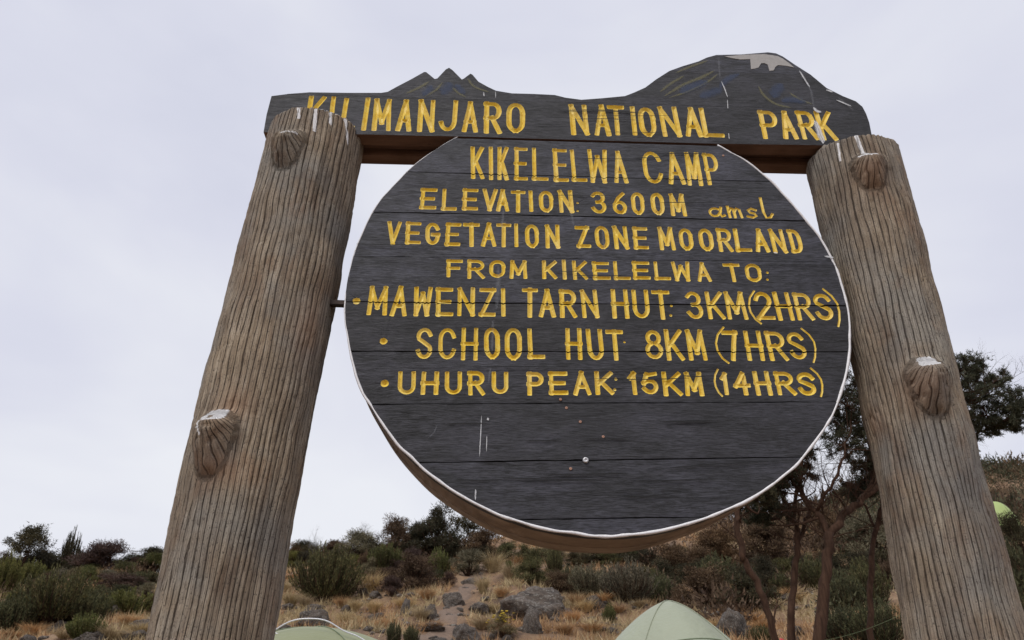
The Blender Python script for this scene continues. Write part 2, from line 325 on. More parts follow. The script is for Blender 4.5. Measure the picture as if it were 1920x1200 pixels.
# glyphs: polylines in a unit box
def arc(cx, cy, rx, ry, a0, a1, n=9):
    return [(cx+rx*math.cos(R(a0+(a1-a0)*k/n)), cy+ry*math.sin(R(a0+(a1-a0)*k/n))) for k in range(n+1)]
G = {
 'A': [[(0, 0), (.5, 1)], [(.5, 1), (1, 0)], [(.22, .30), (.78, .30)]],
 'C': [arc(.5, .66, .5, .34, 20, 180)+arc(.5, .34, .5, .34, 180, 340)],
 'D': [[(0, 0), (0, 1)], [(0, 1), (.45, 1)]+arc(.45, .62, .55, .38, 85, 0, 6)+arc(.45, .38, .55, .38, 0, -85, 6)+[(.45, 0), (0, 0)]],
 'E': [[(0, 0), (0, 1)], [(0, 1), (1, 1)], [(0, .5), (.85, .5)], [(0, 0), (1, 0)]],
 'F': [[(0, 0), (0, 1)], [(0, 1), (1, 1)], [(0, .5), (.8, .5)]],
 'G': [arc(.5, .66, .5, .34, 25, 180)+arc(.5, .34, .5, .34, 180, 360), [(1, .34), (1, .45)], [(1, .45), (.6, .45)]],
 'H': [[(0, 0), (0, 1)], [(1, 0), (1, 1)], [(0, .5), (1, .5)]],
 'I': [[(.5, 0), (.5, 1)]],
 'J': [[(1, 1), (1, .3)]+arc(.5, .28, .5, .28, 0, -165, 8)[1:]],
 'K': [[(0, 0), (0, 1)], [(1, 1), (.08, .42)], [(.3, .56), (1, 0)]],
 'L': [[(0, 1), (0, 0)], [(0, 0), (1, 0)]],
 'M': [[(0, 0), (.06, 1)], [(.06, 1), (.5, .22)], [(.5, .22), (.94, 1)], [(.94, 1), (1, 0)]],
 'N': [[(0, 0), (0, 1)], [(0, 1), (1, 0)], [(1, 0), (1, 1)]],
 'O': [arc(.5, .68, .5, .32, 0, 180)+[(0, .5)]+arc(.5, .32, .5, .32, 180, 270, 4), arc(.5, .32, .5, .32, 270, 360, 4)+[(1, .5), (1, .68)]],
 'P': [[(0, 0), (0, 1)], [(0, 1), (.55, 1)]+arc(.55, .73, .45, .27, 80, -80, 8)+[(.55, .46), (0, .46)]],
 'R': [[(0, 0), (0, 1)], [(0, 1), (.55, 1)]+arc(.55, .74, .45, .26, 80, -80, 8)+[(.55, .48), (0, .48)], [(.45, .48), (1, 0)]],
 'S': [arc(.5, .75, .48, .25, 20, 180, 8)+[(.06, .66), (.5, .52), (.92, .38)]+arc(.5, .25, .48, .25, 10, -165, 9)],
 'T': [[(0, 1), (1, 1)], [(.5, 1), (.5, 0)]],
 'U': [[(0, 1), (0, .35)]+arc(.5, .32, .5, .32, 180, 360, 10)+[(1, .35), (1, 1)]],
 'V': [[(0, 1), (.5, 0)], [(.5, 0), (1, 1)]],
 'W': [[(0, 1), (.12, 0)], [(.12, 0), (.5, .8)], [(.5, .8), (.88, 0)], [(.88, 0), (1, 1)]],
 'Z': [[(0, 1), (1, 1)], [(1, 1), (0, 0)], [(0, 0), (1, 0)]],
 '0': None, '1': [[(.05, .82), (.75, 1)], [(.75, 1), (.75, 0)]],
 '2': [arc(.5, .72, .5, .28, 165, -10, 8)+[(.85, .5), (.4, .25), (0, 0)], [(0, 0), (1, 0)]],
 '3': [arc(.45, .76, .45, .24, 150, -80, 9)+[(.42, .52)], [(.42, .52)]+arc(.45, .27, .5, .27, 80, -155, 9)],
 '4': [[(.62, 1), (0, .38)], [(0, .38), (1, .38)], [(.72, .8), (.72, 0)]],
 '5': [[(.95, 1), (.3, .93)], [(.3, .93), (.05, .52)], [(.05, .52), (.4, .62)]+arc(.48, .31, .5, .31, 60, -150, 9)],
 '6': [[(.85, 1), (.45, .8), (.12, .5), (.02, .3)]+arc(.5, .28, .48, .28, 180, 300, 5), arc(.5, .28, .48, .28, 300, 500, 9)],
 '7': [[(0, 1), (1, 1)], [(1, 1), (.75, .55), (.5, 0)]],
 '8': [arc(.5, .76, .40, .24, -60, 240, 12), arc(.5, .27, .48, .27, 110, 430, 13)],
 '(': [[(1, 1), (.35, .8), (.05, .55), (.1, .35), (.5, .12), (1, 0)]], ')': [[(0, 1), (.6, .82), (.95, .6), (.95, .4), (.75, .15), (.5, 0)]],
 'a': [arc(.45, .45, .45, .45, 60, 250, 8)+[(.6, .1), (.85, .5)], [(.95, .95), (.8, .3), (.95, 0), (1.1, .1)]],
 'm': [[(0, 1), (.05, 0)], [(.05, .5), (.25, .9), (.45, .8), (.47, 0)], [(.5, .55), (.7, .9), (.9, .75), (1, 0)]],
 's': [[(.95, .85), (.5, 1), (.1, .8), (.3, .55), (.8, .45), (.95, .2), (.5, 0), (0, .1)]],
 'l': [[(.1, 1), (.12, .3), (.35, 0), (.8, .02), (1, .15)]],
}
G['0'] = G['O']
W1 = 4.9
# lines of the carving: (stroke half width px, [(y_top, y_bottom) at x_a, same at x_b], [(char, x0, x1), ...])
LINES = [
 (5.3, (574, 181, 241), (1564, 211, 262), [('K', 574, 608), ('I', 616, 628), ('L', 640, 668), ('I', 680, 692), ('M', 698, 735), ('A', 744, 774), ('N', 783, 816), ('J', 823, 858), ('A', 866, 897), ('R', 907, 941), ('O', 949, 985),
   ('N', 1068, 1103), ('A', 1113, 1145), ('T', 1141, 1171), ('I', 1182, 1194), ('O', 1197, 1230), ('N', 1237, 1274), ('A', 1282, 1315), ('L', 1314, 1353), ('P', 1425, 1460), ('A', 1462, 1491), ('R', 1497, 1530), ('K', 1532, 1564)]),
 (4.6, (882, 275, 335), (1349, 288, 347), [('K', 882, 908), ('I', 915, 926), ('K', 932, 954), ('E', 964, 989), ('L', 997, 1027), ('E', 1037, 1064), ('L', 1070, 1098), ('W', 1102, 1140), ('A', 1148, 1175), ('C', 1205, 1242), ('A', 1249, 1281), ('M', 1285, 1315), ('P', 1321, 1349)]),
 (4.5, (788, 352, 392), (1285, 363, 404), [('E', 788, 818), ('L', 828, 856), ('E', 867, 896), ('V', 904, 933), ('A', 930, 955), ('T', 958, 985), ('I', 990, 1001), ('O', 1010, 1038), ('N', 1047, 1075), ('3', 1108, 1138), ('6', 1147, 1176), ('0', 1183, 1209), ('0', 1220, 1246), ('M', 1255, 1286)]),
 (2.9, (1328, 386, 407), (1421, 388, 409), [('a', 1328, 1357), ('m', 1363, 1392), ('s', 1399, 1421)]),
 (2.9, (1425, 371, 409), (1447, 371, 409), [('l', 1425, 1448)]),
 (4.5, (724, 414, 457), (1503, 431, 473), [('V', 724, 752), ('E', 760, 789), ('G', 797, 825), ('E', 835, 863), ('T', 869, 899), ('A', 902, 931), ('T', 931, 958), ('I', 963, 973), ('O', 984, 1011), ('N', 1022, 1050),
   ('Z', 1080, 1106), ('O', 1115, 1143), ('N', 1150, 1178), ('E', 1187, 1215), ('M', 1234, 1265), ('O', 1273, 1300), ('O', 1310, 1338), ('R', 1345, 1373), ('L', 1377, 1407), ('A', 1413, 1440), ('N', 1445, 1473), ('D', 1480, 1504)]),
 (4.1, (837, 486, 520), (1427, 494, 528), [('F', 837, 867), ('R', 876, 909), ('O', 917, 948), ('M', 955, 989), ('K', 1016, 1044), ('I', 1053, 1063), ('K', 1073, 1101), ('E', 1111, 1143), ('L', 1150, 1181), ('E', 1186, 1218), ('L', 1226, 1256), ('W', 1260, 1295), ('A', 1305, 1332), ('T', 1358, 1389), ('O', 1397, 1428)]),
 (4.8, (689, 537, 590), (1561, 550, 601), [('M', 689, 728), ('A', 733, 765), ('W', 774, 810), ('E', 817, 849), ('N', 857, 891), ('Z', 899, 929), ('I', 938, 949), ('T', 979, 1008), ('A', 1010, 1042), ('R', 1049, 1081), ('N', 1089, 1122), ('H', 1146, 1179), ('U', 1185, 1218), ('T', 1224, 1257),
   ('3', 1286, 1319), ('K', 1324, 1357), ('M', 1359, 1399), ('2', 1415, 1449), ('H', 1453, 1485), ('R', 1490, 1523), ('S', 1526, 1561)]),
 (4.9, (779, 613, 673), (1510, 622, 674), [('S', 779, 812), ('C', 821, 856), ('H', 864, 897), ('O', 907, 938), ('O', 946, 979), ('L', 989, 1020), ('H', 1060, 1092), ('U', 1100, 1132), ('T', 1138, 1169), ('8', 1208, 1244), ('K', 1247, 1281), ('M', 1287, 1323), ('7', 1357, 1386), ('H', 1397, 1431), ('R', 1438, 1474), ('S', 1477, 1511)]),
 (4.9, (745, 696, 739), (1529, 697, 740), [('U', 745, 780), ('H', 789, 823), ('U', 833, 867), ('R', 877, 909), ('U', 921, 954), ('P', 988, 1020), ('E', 1029, 1064), ('A', 1074, 1108), ('K', 1115, 1150), ('1', 1178, 1196), ('5', 1202, 1235), ('K', 1242, 1278), ('M', 1283, 1319), ('1', 1351, 1367), ('4', 1375, 1407), ('H', 1414, 1446), ('R', 1454, 1490), ('S', 1495, 1530)]),
 (2.2, (1402, 545, 608), (1421, 545, 608), [('(', 1402, 1422)]), (2.2, (1551, 541, 612), (1574, 541, 612), [(')', 1551, 1575)]),
 (2.2, (1341, 613, 681), (1362, 613, 681), [('(', 1340, 1363)]), (2.2, (1509, 615, 680), (1530, 615, 680), [(')', 1508, 1531)]),
 (2.2, (1338, 692, 743), (1351, 692, 743), [('(', 1338, 1352)]), (2.2, (1526, 690, 744), (1543, 690, 744), [(')', 1525, 1544)]),
]
DOTS = [(668, 564, 8.5), (719, 639, 8.5), (721, 718, 9), (1083, 380, 2.6), (1083, 395, 2.6), (1439, 511, 2.8), (1439, 524, 2.8), (1259, 573, 3), (1258, 591, 3.2), (1155, 710, 3.6), (1153, 730, 3.4), (1171, 641, 2.5)]
letters = []      # each: list of strokes (points [(a,b)], radius)
jr = random.Random(3)
for hw, (xa, ta, ba), (xb, tb, bb), chars in LINES:
    for ch, x0, x1 in chars:
        xm = (x0+x1)/2; t = (xm-xa)/(xb-xa); yt = ta+(tb-ta)*t + jr.uniform(-1.2, 1.2); yb = ba+(bb-ba)*t + jr.uniform(-1.2, 1.2)
        aL, _ = pl(x0, (yt+yb)/2); aR, _ = pl(x1, (yt+yb)/2); bT = pl(xm, yt)[1]; bB = pl(xm, yb)[1]
        r = hw*(aR-aL)/(x1-x0)*1.0
        rise = (pl(x1, yt+(tb-ta)*(x1-xm)/(xb-xa))[1]-pl(x0, yt-(tb-ta)*(xm-x0)/(xb-xa))[1])
        if ch == 'I': aL = aR = (aL+aR)/2
        else: aL += r; aR -= r
        bT -= r*.9; bB += r*.9; sk = jr.uniform(-.03, .03)*(bT-bB)
        st = []
        for s in G[ch]:
            st.append(([(aL+(aR-aL)*x+sk*(y-.5), bB+(bT-bB)*y+rise*(x-.5)) for x, y in s], r*jr.uniform(.92, 1.08)))
        letters.append(st)
for x, y, r in DOTS:
    a, b = pl(x, y); k = (pl(x+1, y)[0]-a); letters.append([([(a-.001, b), (a+.001, b)], r*k)]); 
def ccw(o):
    a = sum(o[k-1][0]*o[k][1]-o[k][0]*o[k-1][1] for k in range(len(o)))
    return o if a > 0 else o[::-1]
def ribbon(pts, r, jit=.05):
    """closed outline round an open polyline, with round ends"""
    n = len(pts); L = []; Rr = []
    for k in range(n):
        p = Vector(pts[k]); a = Vector(pts[max(k-1, 0)]); b = Vector(pts[min(k+1, n-1)]); d = (b-a).normalized(); nn = Vector((-d.y, d.x))
        L.append(p+nn*r); Rr.append(p-nn*r)
    def cap(c, d0):
        f_ = Vector((d0.y, -d0.x)).normalized()*r; d0 = d0.normalized()*r
        return [c+d0+f_*.55, c+d0*.85+f_*.88, c+f_*.95, c-d0*.85+f_*.88, c-d0+f_*.55]
    if math.dist(pts[0], pts[-1]) < .004 and n == 2:
        c = (Vector(pts[0])+Vector(pts[1]))/2; return [(c.x+r*math.cos(t*math.pi/8)*jr.uniform(.9, 1.06), c.y+r*math.sin(t*math.pi/8)*jr.uniform(.9, 1.06)) for t in range(16)]
    o = L + cap(Vector(pts[-1]), L[-1]-Vector(pts[-1])) + Rr[::-1] + cap(Vector(pts[0]), Rr[0]-Vector(pts[0]))
    return ccw([(p.x+r*jr.uniform(-jit, jit), p.y+r*jr.uniform(-jit, jit)) for p in o])
def dens(pts, step):
    o = [pts[0]]
    for a, b in zip(pts[:-1], pts[1:]):
        d = math.dist(a, b); n = max(1, round(d/step))
        o += [(a[0]+(b[0]-a[0])*k/n, a[1]+(b[1]-a[1])*k/n) for k in range(1, n+1)]
    return o
for st in letters:
    for k, (p, r) in enumerate(st):
        if math.dist(p[0], p[-1]) > .004 and len(st) > 0:      # router run-out at both ends
            def ext(a, b):
                L_ = math.dist(a, b); return (a[0]+(a[0]-b[0])/L_*r*.35, a[1]+(a[1]-b[1])/L_*r*.35)
            p = [ext(p[0], p[1])]+list(p)+[ext(p[-1], p[-2])]
        st[k] = (dens(p, .022) if len(p) < 6 else p, r*.87)
outl = [[ribbon(p, r) for p, r in st] for st in letters]
bbs = []
for st in outl:
    q = np.array([p for o_ in st for p in o_]); bbs.append((q.min(0), q.max(0)))
def segd(px, py, pts):
    A = np.array(pts[:-1]); B = np.array(pts[1:]); d = B-A; t = np.clip(((px-A[:, 0])*d[:, 0]+(py-A[:, 1])*d[:, 1])/np.maximum((d**2).sum(1), 1e-12), 0, 1)
    return np.sqrt(((px-A[:, 0]-t*d[:, 0])**2+(py-A[:, 1]-t*d[:, 1])**2).min())
letter_geo = [([], []) for _ in letters]
def carved_plank(name, poly, thick, mats, w0=0.0, raw=False):
    """one board: front face cut by the letters' grooves, edges and back; w = depth behind the face"""
    poly = ccw([tuple(p) for p in poly]); pn = np.array(poly); lo, hi = pn.min(0), pn.max(0)
    vc = [Vector(p) for p in poly]; edges = []; faces = [list(range(len(poly)))]; own = [-1]
    for li, st in enumerate(outl):
        if (bbs[li][1] < lo).any() or (bbs[li][0] > hi).any(): continue
        for si, o_ in enumerate(st):
            b0 = len(vc); vc += [Vector(p) for p in o_]; faces.append(list(range(b0, b0+len(o_)))); own.append(li)
            c0 = len(vc); cl = letters[li][si][0]; vc += [Vector(p) for p in cl]; edges += [(c0+k, c0+k+1) for k in range(len(cl)-1)]
    vo, eo, fo, ov, oe, of = delaunay_2d_cdt(vc, edges, faces, 0, 1e-6)
    dep = [w0]*len(vo); inl = {}; keep = []; fl = []
    for f, src in zip(fo, of):
        if 0 not in src: continue
        ls = [own[s] for s in src if own[s] >= 0]
        f = list(f)
        a, b, c = (vo[k] for k in f[:3])
        keep.append(f); fl.append(ls[0] if ls else -1)
        for l in set(ls):
            for k in f: inl.setdefault(k, set()).add(l)
    for k, ls in inl.items():
        p = vo[k]; d = 0
        for l in ls:
            for cl, r in letters[l]:
                dd = segd(p.x, p.y, cl); d = max(d, r*.85*min(1, max(0, 1-dd/(r*.99))*1.35))
        dep[k] = w0 + d
    def P(k, w_=None): return (vo[k].x, dep[k] if w_ is None else w_, vo[k].y)
    vm = {}; V = []; F = []
    def vi(key, p):
        if key not in vm: vm[key] = len(V); V.append(p)
        return vm[key]
    ec = {}
    for f, l in zip(keep, fl):
        n = len(f)
        for q in range(n):
            e = (f[q], f[(q+1) % n]); ec[e] = l
        # orient towards -w
        a, b, c = vo[f[0]], vo[f[1]], vo[f[2]]
        if (b.x-a.x)*(c.y-a.y)-(b.y-a.y)*(c.x-a.x) < 0: f = f[::-1]
        if l < 0: F.append([vi(k, P(k)) for k in f])
        else:
            lv, lf = letter_geo[l]; b0 = len(lv); lv += [P(k) for k in f]; lf.append(list(range(b0, b0+n)))
    bd = [e for e in ec if (e[1], e[0]) not in ec]
    for a, b in bd:
        F.append([vi(b, P(b)), vi(a, P(a)), vi((a, 'b'), P(a, w0+thick)), vi((b, 'b'), P(b, w0+thick))])
    # back
    bb0 = len(V); V += [(p[0], w0+thick, p[1]) for p in poly]; F.append(list(range(bb0, bb0+len(poly)))[::-1])
    me = mesh(name, V, F); o = part(name, me, mats)
    if raw:
        me.materials.append(M['beam'])
        for p in me.polygons:
            if p.normal.z < -.75 or (p.normal.z > .75 and p.center.z < hi[1]-.05 and p.center.z < DC[1]+1): p.material_index = 1
    return o
def clip(poly, side):
    """keep the part of a polygon where side(p) >= 0 (side is linear)"""
    o = []
    for k in range(len(poly)):
        a, b = poly[k], poly[(k+1) % len(poly)]; sa, sb = side(a), side(b)
        if sa >= 0: o.append(a)
        if (sa >= 0) != (sb >= 0):
            t = sa/(sa-sb); o.append((a[0]+(b[0]-a[0])*t, a[1]+(b[1]-a[1])*t))
    return o
def line_side(p, q, off=0, up=True):
    (x0, y0), (x1, y1) = pl(*p), pl(*q)
    s = 1 if up else -1
    return lambda c: s*((c[1]-(y0+(y1-y0)*(c[0]-x0)/(x1-x0))) ) - off
def wobble(poly, step=.06, amp=.0016, seed=0):
    o = dens(poly+[poly[0]], step)[:-1]
    return [(x+(float(vn(x*23, y*23, seed))-.5)*amp, y+(float(vn(x*23+9, y*23, seed+5))-.5)*amp) for x, y in o]
# disc
pr = [(774, 313), (699, 396), (664, 480), (653, 520), (648, 565), (649, 611), (656, 659), (668, 707), (696, 762), (733, 816), (781, 867), (864, 928), (932, 964), (1002, 986), (1073, 999), (1110, 1003), (1223, 999), (1308, 976), (1393, 941), (1450, 907), (1507, 856), (1535, 819), (1563, 774), (1580, 726), (1590, 675), (1595, 611), (1590, 579), (1577, 528), (1558, 480), (1534, 440), (1486, 386), (1433, 327), (1346, 272)]
q = np.array([pl(*p) for p in pr]); A_ = np.c_[2*q, np.ones(len(q))]; c_ = np.linalg.lstsq(A_, (q**2).sum(1), rcond=None)[0]
DC = (float(c_[0]), float(c_[1])); DR = float(math.sqrt(c_[2]+c_[0]**2+c_[1]**2))
# outline radius: mostly round, with the hand-cut irregularity of the board
ang = np.arctan2(q[:, 1]-DC[1], q[:, 0]-DC[0]); rad = np.hypot(q[:, 0]-DC[0], q[:, 1]-DC[1]); od = np.argsort(ang); ang, rad = ang[od], rad[od]
def drad(t):
    t = (t+math.pi) % (2*math.pi)-math.pi
    s = 0
    for d in (-.08, 0, .08): s += float(np.interp(t+d, np.r_[ang-2*math.pi, ang, ang+2*math.pi], np.r_[rad, rad, rad]))/3
    return s
disc = [(DC[0]+drad(t)*math.cos(t), DC[1]+drad(t)*math.sin(t)) for t in np.linspace(0, 2*math.pi, 180, endpoint=False)]
JO = [((870, 259.5), (1346, 273.5)), ((774, 322), (1442, 340)), ((705, 397), (1511, 414)), ((664, 480), (1558, 491)), ((648, 565.5), (1583, 573)), ((656, 658), (1588, 659)), ((695, 758), (1568, 753)), ((781, 867), (1500, 857)), ((985, 973), (1297, 969))]
GAP = .0016
for k in range(len(JO)):
    p = clip(disc, line_side(*JO[k], off=GAP if k else .001, up=False))
    if k+1 < len(JO): p = clip(p, line_side(*JO[k+1], off=GAP*(.5 if k in (0, 7) else 1), up=True))
    carved_plank('plank', wobble(p, .05, .003 if k not in (0, 7) else .002, k), .04, M['plank'], (k % 3)*.0011)
# header board
top = [(509, 180), (540, 176), (580, 173), (650, 174), (715, 174), (727, 172), (745, 162), (770, 149), (795, 135), (799, 135), (815, 148), (820, 147), (836, 130), (842, 127), (848, 131), (866, 149), (870, 147), (882, 138), (886, 140), (897, 153), (915, 163), (930, 170), (960, 175), (1000, 176), (1040, 178), (1060, 183), (1090, 187), (1130, 184), (1172, 180), (1190, 173), (1210, 164), (1230, 149), (1255, 133), (1280, 124), (1310, 115), (1325, 108), (1343, 103), (1390, 102), (1440, 98), (1455, 100), (1468, 106), (1490, 121), (1520, 140), (1550, 165), (1580, 180), (1605, 190), (1617, 200), (1624, 213), (1630, 230), (1634, 250), (1640, 276)]
head = [pl(*p) for p in top] + [pl(1530, 272), pl(1350, 269.5), pl(1110, 263), pl(870, 256), pl(685, 252), pl(494, 248), pl(500, 215)]
head = head[::-1]
J1 = ((700, 181), (1624, 207)); J2 = ((1200, 131), (1560, 141))
lowp = clip(head, line_side(*J1, off=.0004, up=False)); upp = clip(head, line_side(*J1, off=.0004, up=True))
carved_plank('header_plank', wobble(lowp, .08, .001, 40), .055, M['plank'], 0, True)
a1 = pl(1050, 180)[0]
maw = clip(upp, lambda c: a1-c[0]); kib = clip(upp, lambda c: c[0]-a1)
maw = [p for p in maw]; kibl = clip(kib, line_side(*J2, off=.0004, up=False)); kibu = clip(kib, line_side(*J2, off=.0004, up=True))
def cut(poly, x0, x1):
    return poly
def cut_(poly, x0, x1):
    a, b = pl(x0, 175)[0], pl(x1, 190)[0]
    return clip(clip(poly, lambda c: c[0]-a), lambda c: b-c[0])
carved_plank('mountain_cutout', cut(maw, 640, 1040), .05, M['plank'])['label'] = 'three-peaked mountain cut-out on the header board'
carved_plank('mountain_cutout', kibl, .05, M['plank'])['label'] = 'lower slopes of the broad mountain cut-out'
carved_plank('mountain_cutout', kibu, .05, M['plank'])['label'] = 'flat summit of the broad mountain cut-out'
for (lv, lf) in letter_geo:
    if lf: part('letter', mesh('letter', lv, lf), M['yellow'])
# rear boards of the header, seen from below
def boxm(x0, x1, w0, w1, z0, z1, z0b=None, z1b=None):
    z0b = z0 if z0b is None else z0b; z1b = z1 if z1b is None else z1b
    v = [(x0, w0, z0), (x1, w0, z0b), (x1, w1, z0b), (x0, w1, z0), (x0, w0, z1), (x1, w0, z1b), (x1, w1, z1b), (x0, w1, z1)]
    return v, [(0, 3, 2, 1), (4, 5, 6, 7), (0, 1, 5, 4), (1, 2, 6, 5), (2, 3, 7, 6), (3, 0, 4, 7)]
def beveled(name, v, f, m, bev=.003, parent=None):
    import bmesh
    bm = bmesh.new(); vs = [bm.verts.new(p) for p in v]; [bm.faces.new([vs[i] for i in q]) for q in f]
    bmesh.ops.bevel(bm, geom=list(bm.edges), offset=bev, segments=2, affect='EDGES')
    me = bpy.data.meshes.new(name); bm.to_mesh(me); bm.free(); return part(name, me, m, parent)
aL, bL = pl(500, 249); aR, bR = pl(1530, 272)
beveled('backing_board', *boxm(aL-.01, aR+.12, .0558, .10, bL+.026, bL+.11, bR+.026, bR+.11), M['beam'])
beveled('backing_board', *boxm(aL-.005, aR+.11, .1025, .158, bL+.004, bL+.10, bR-.004, bR+.10), M['beam'])
# disc drum
DT = .262; V = []; F = []; n = 180
prof = [(.0405, -.006), (.09, -.004), (.0905, -.008), (.16, -.006), (.1605, -.003), (DT, -.012), (DT, -.05), (.0405, -.05)]
zmax = pl(900, 262)[1]-.012
for t in np.linspace(0, 2*math.pi, n, endpoint=False):
    for wd, dr in prof:
        rr = drad(t)+dr + (float(vn(t*9, wd*30, 2))-.5)*.003; V.append((DC[0]+rr*math.cos(t), wd, min(zmax, DC[1]+rr*math.sin(t))))
m_ = len(prof)
F = [(k*m_+j, k*m_+(j+1) % m_, ((k+1) % n)*m_+(j+1) % m_, ((k+1) % n)*m_+j) for k in range(n) for j in range(m_)]
part('side_band', mesh('side_band', V, F), M['band'])
V = []; F = []
dd = [(DC[0]+(drad(t)-.03)*math.cos(t), DT-.02, min(zmax, DC[1]+(drad(t)-.03)*math.sin(t))) for t in np.linspace(0, 2*math.pi, n, endpoint=False)]
part('back_panel', mesh('back_panel', dd, [list(range(n))]), M['band'])
# white rim strip along the front edge
def tube(pts, rads, ns=8, cap=True, sq=None):
    V = []; F = []; n = len(pts); pts = [Vector(p) for p in pts]; up = Vector((.13, .27, .95)).normalized()
    for k in range(n):
        d = (pts[min(k+1, n-1)]-pts[max(k-1, 0)]).normalized(); s = d.cross(up)
        if s.length < 1e-3: s = d.cross(Vector((1, 0, 0)))
        s.normalize(); u = s.cross(d)
        for j in range(ns):
            a = 2*math.pi*j/ns; V.append(pts[k]+(s*math.cos(a)+u*math.sin(a))*rads[k])
    F = [(k*ns+j, k*ns+(j+1) % ns, (k+1)*ns+(j+1) % ns, (k+1)*ns+j) for k in range(n-1) for j in range(ns)]
    if cap: F += [tuple(range(ns))[::-1], tuple((n-1)*ns+j for j in range(ns))]
    return V, F
ta = math.atan2(pl(869, 257)[1]-DC[1], pl(869, 257)[0]-DC[0]); tb = math.atan2(pl(1346, 271)[1]-DC[1], pl(1346, 271)[0]-DC[0])
ts = np.linspace(ta, tb+2*math.pi, 260)
rp = []; rr_ = []
for t in ts:
    side = sstep(-.2, .6, math.sin(t+R(200)))   # thinner along the left edge
    thin = .0018 + .0024*float(sstep(-.75, .1, math.cos(t+.9))) ; wv = (float(vn(t*16, 1, 4))-.5)*.0045
    rd = drad(t)+.0005+wv; rp.append((DC[0]+rd*math.cos(t), .002, DC[1]+rd*math.sin(t))); rr_.append(thin*(.75+.5*float(vn(t*30, 3, 6))))
v, f = tube(rp, rr_, 6); part('rim_strip', mesh('rim_strip', v, f, True), M['white'])
# flat paint, cracks and droppings on the boards
def stain(name, pts, width, m, w_=-.0012, taper=True, label=None):
    P = [Vector(pl(*p)) for p in pts]; P = [Vector((p.x, p.y, 0)) for p in P]; P = spline(P, 6) if len(P) > 2 else [P[0]+(P[1]-P[0])*k/8 for k in range(9)]
    V = []; F = []; n = len(P); hw = width*.00169/2; uv = []
    for k, p in enumerate(P):
        d = (P[min(k+1, n-1)]-P[max(k-1, 0)]).normalized(); nn = Vector((-d.y, d.x, 0)); t = k/(n-1)
        h = hw*(min(1, .25+4*t, .25+4*(1-t)) if taper else 1)
        V += [(p.x+nn.x*h, w_, p.y+nn.y*h), (p.x-nn.x*h, w_, p.y-nn.y*h)]; uv += [(t, 0), (t, 1)]
    F = [(2*k, 2*k+1, 2*k+3, 2*k+2) for k in range(n-1)]
    me = mesh(name, V, F); ul = me.uv_layers.new(name='UVMap')
    for lp in me.loops: ul.data[lp.index].uv = uv[lp.vertex_index]
    o = part(name, me, m)
    if label: o['label'] = label
    return o
c2 = lambda pts: [(1080+x/3.2, 80+y/3.2) for x, y in pts]
c1 = lambda pts: [(480+x/3.2, 80+y/3.2) for x, y in pts]
k_ = 0
for pts, wd in ((c2([(505, 295), (570, 245), (650, 200)]), 5), (c2([(530, 320), (640, 255), (740, 215), (830, 170)]), 6), (c2([(560, 330), (680, 290), (790, 235), (850, 190)]), 4), (c2([(1095, 262), (1130, 320), (1200, 370), (1290, 392)]), 5), (c2([(1280, 300), (1340, 340), (1420, 372)]), 4),
    (c2([(600, 180), (700, 140), (790, 110)]), 5), (c1([(900, 305), (980, 270), (1040, 235)]), 5), (c1([(1270, 215), (1310, 265), (1400, 300)]), 4), (c1([(1010, 325), (1080, 285), (1120, 240)]), 4), (c1([(1180, 270), (1210, 300), (1260, 330)]), 4)):
    k_ += 1; stain('painted_ridge', pts, wd*2.6, M['ochre'], -.0010-.00004*k_)
for pts, wd in ((c2([(620, 300), (700, 262), (790, 235)]), 9), (c2([(740, 325), (800, 305), (880, 280)]), 9), (c2([(860, 270), (910, 220), (980, 190)]), 6), (c2([(1180, 330), (1200, 290), (1240, 250)]), 10), (c2([(1230, 350), (1300, 345), (1380, 360)]), 7), (c1([(1110, 310), (1150, 270), (1170, 240)]), 10), (c1([(1000, 320), (1030, 290), (1060, 260)]), 7), (c1([(1200, 250), (1225, 280), (1250, 310)]), 6)):
    k_ += 1; stain('painted_slope', pts, wd*4.6, M['blue'], -.0010-.00004*k_)
sn = [(890, 84), (940, 95), (985, 102), (1045, 100), (1050, 160), (1072, 157), (1095, 150), (1110, 125), (1130, 124), (1150, 133), (1160, 170), (1185, 168), (1195, 148), (1210, 136), (1260, 140), (1308, 150), (1275, 122), (1240, 97), (1210, 82), (1130, 70), (1000, 74)]
sv = [pl(*p) for p in c2(sn)]
ns_ = len(sv); vv = [(a, -.0015, b) for a, b in sv] + [(a, .004, b) for a, b in sv]
part('snow_cap', mesh('snow_cap', vv, [list(range(ns_))] + [(k, (k+1) % ns_, ns_+(k+1) % ns_, ns_+k) for k in range(ns_)]), M['snow'])['label'] = 'flaking grey-white painted snow cap on the broad mountain'
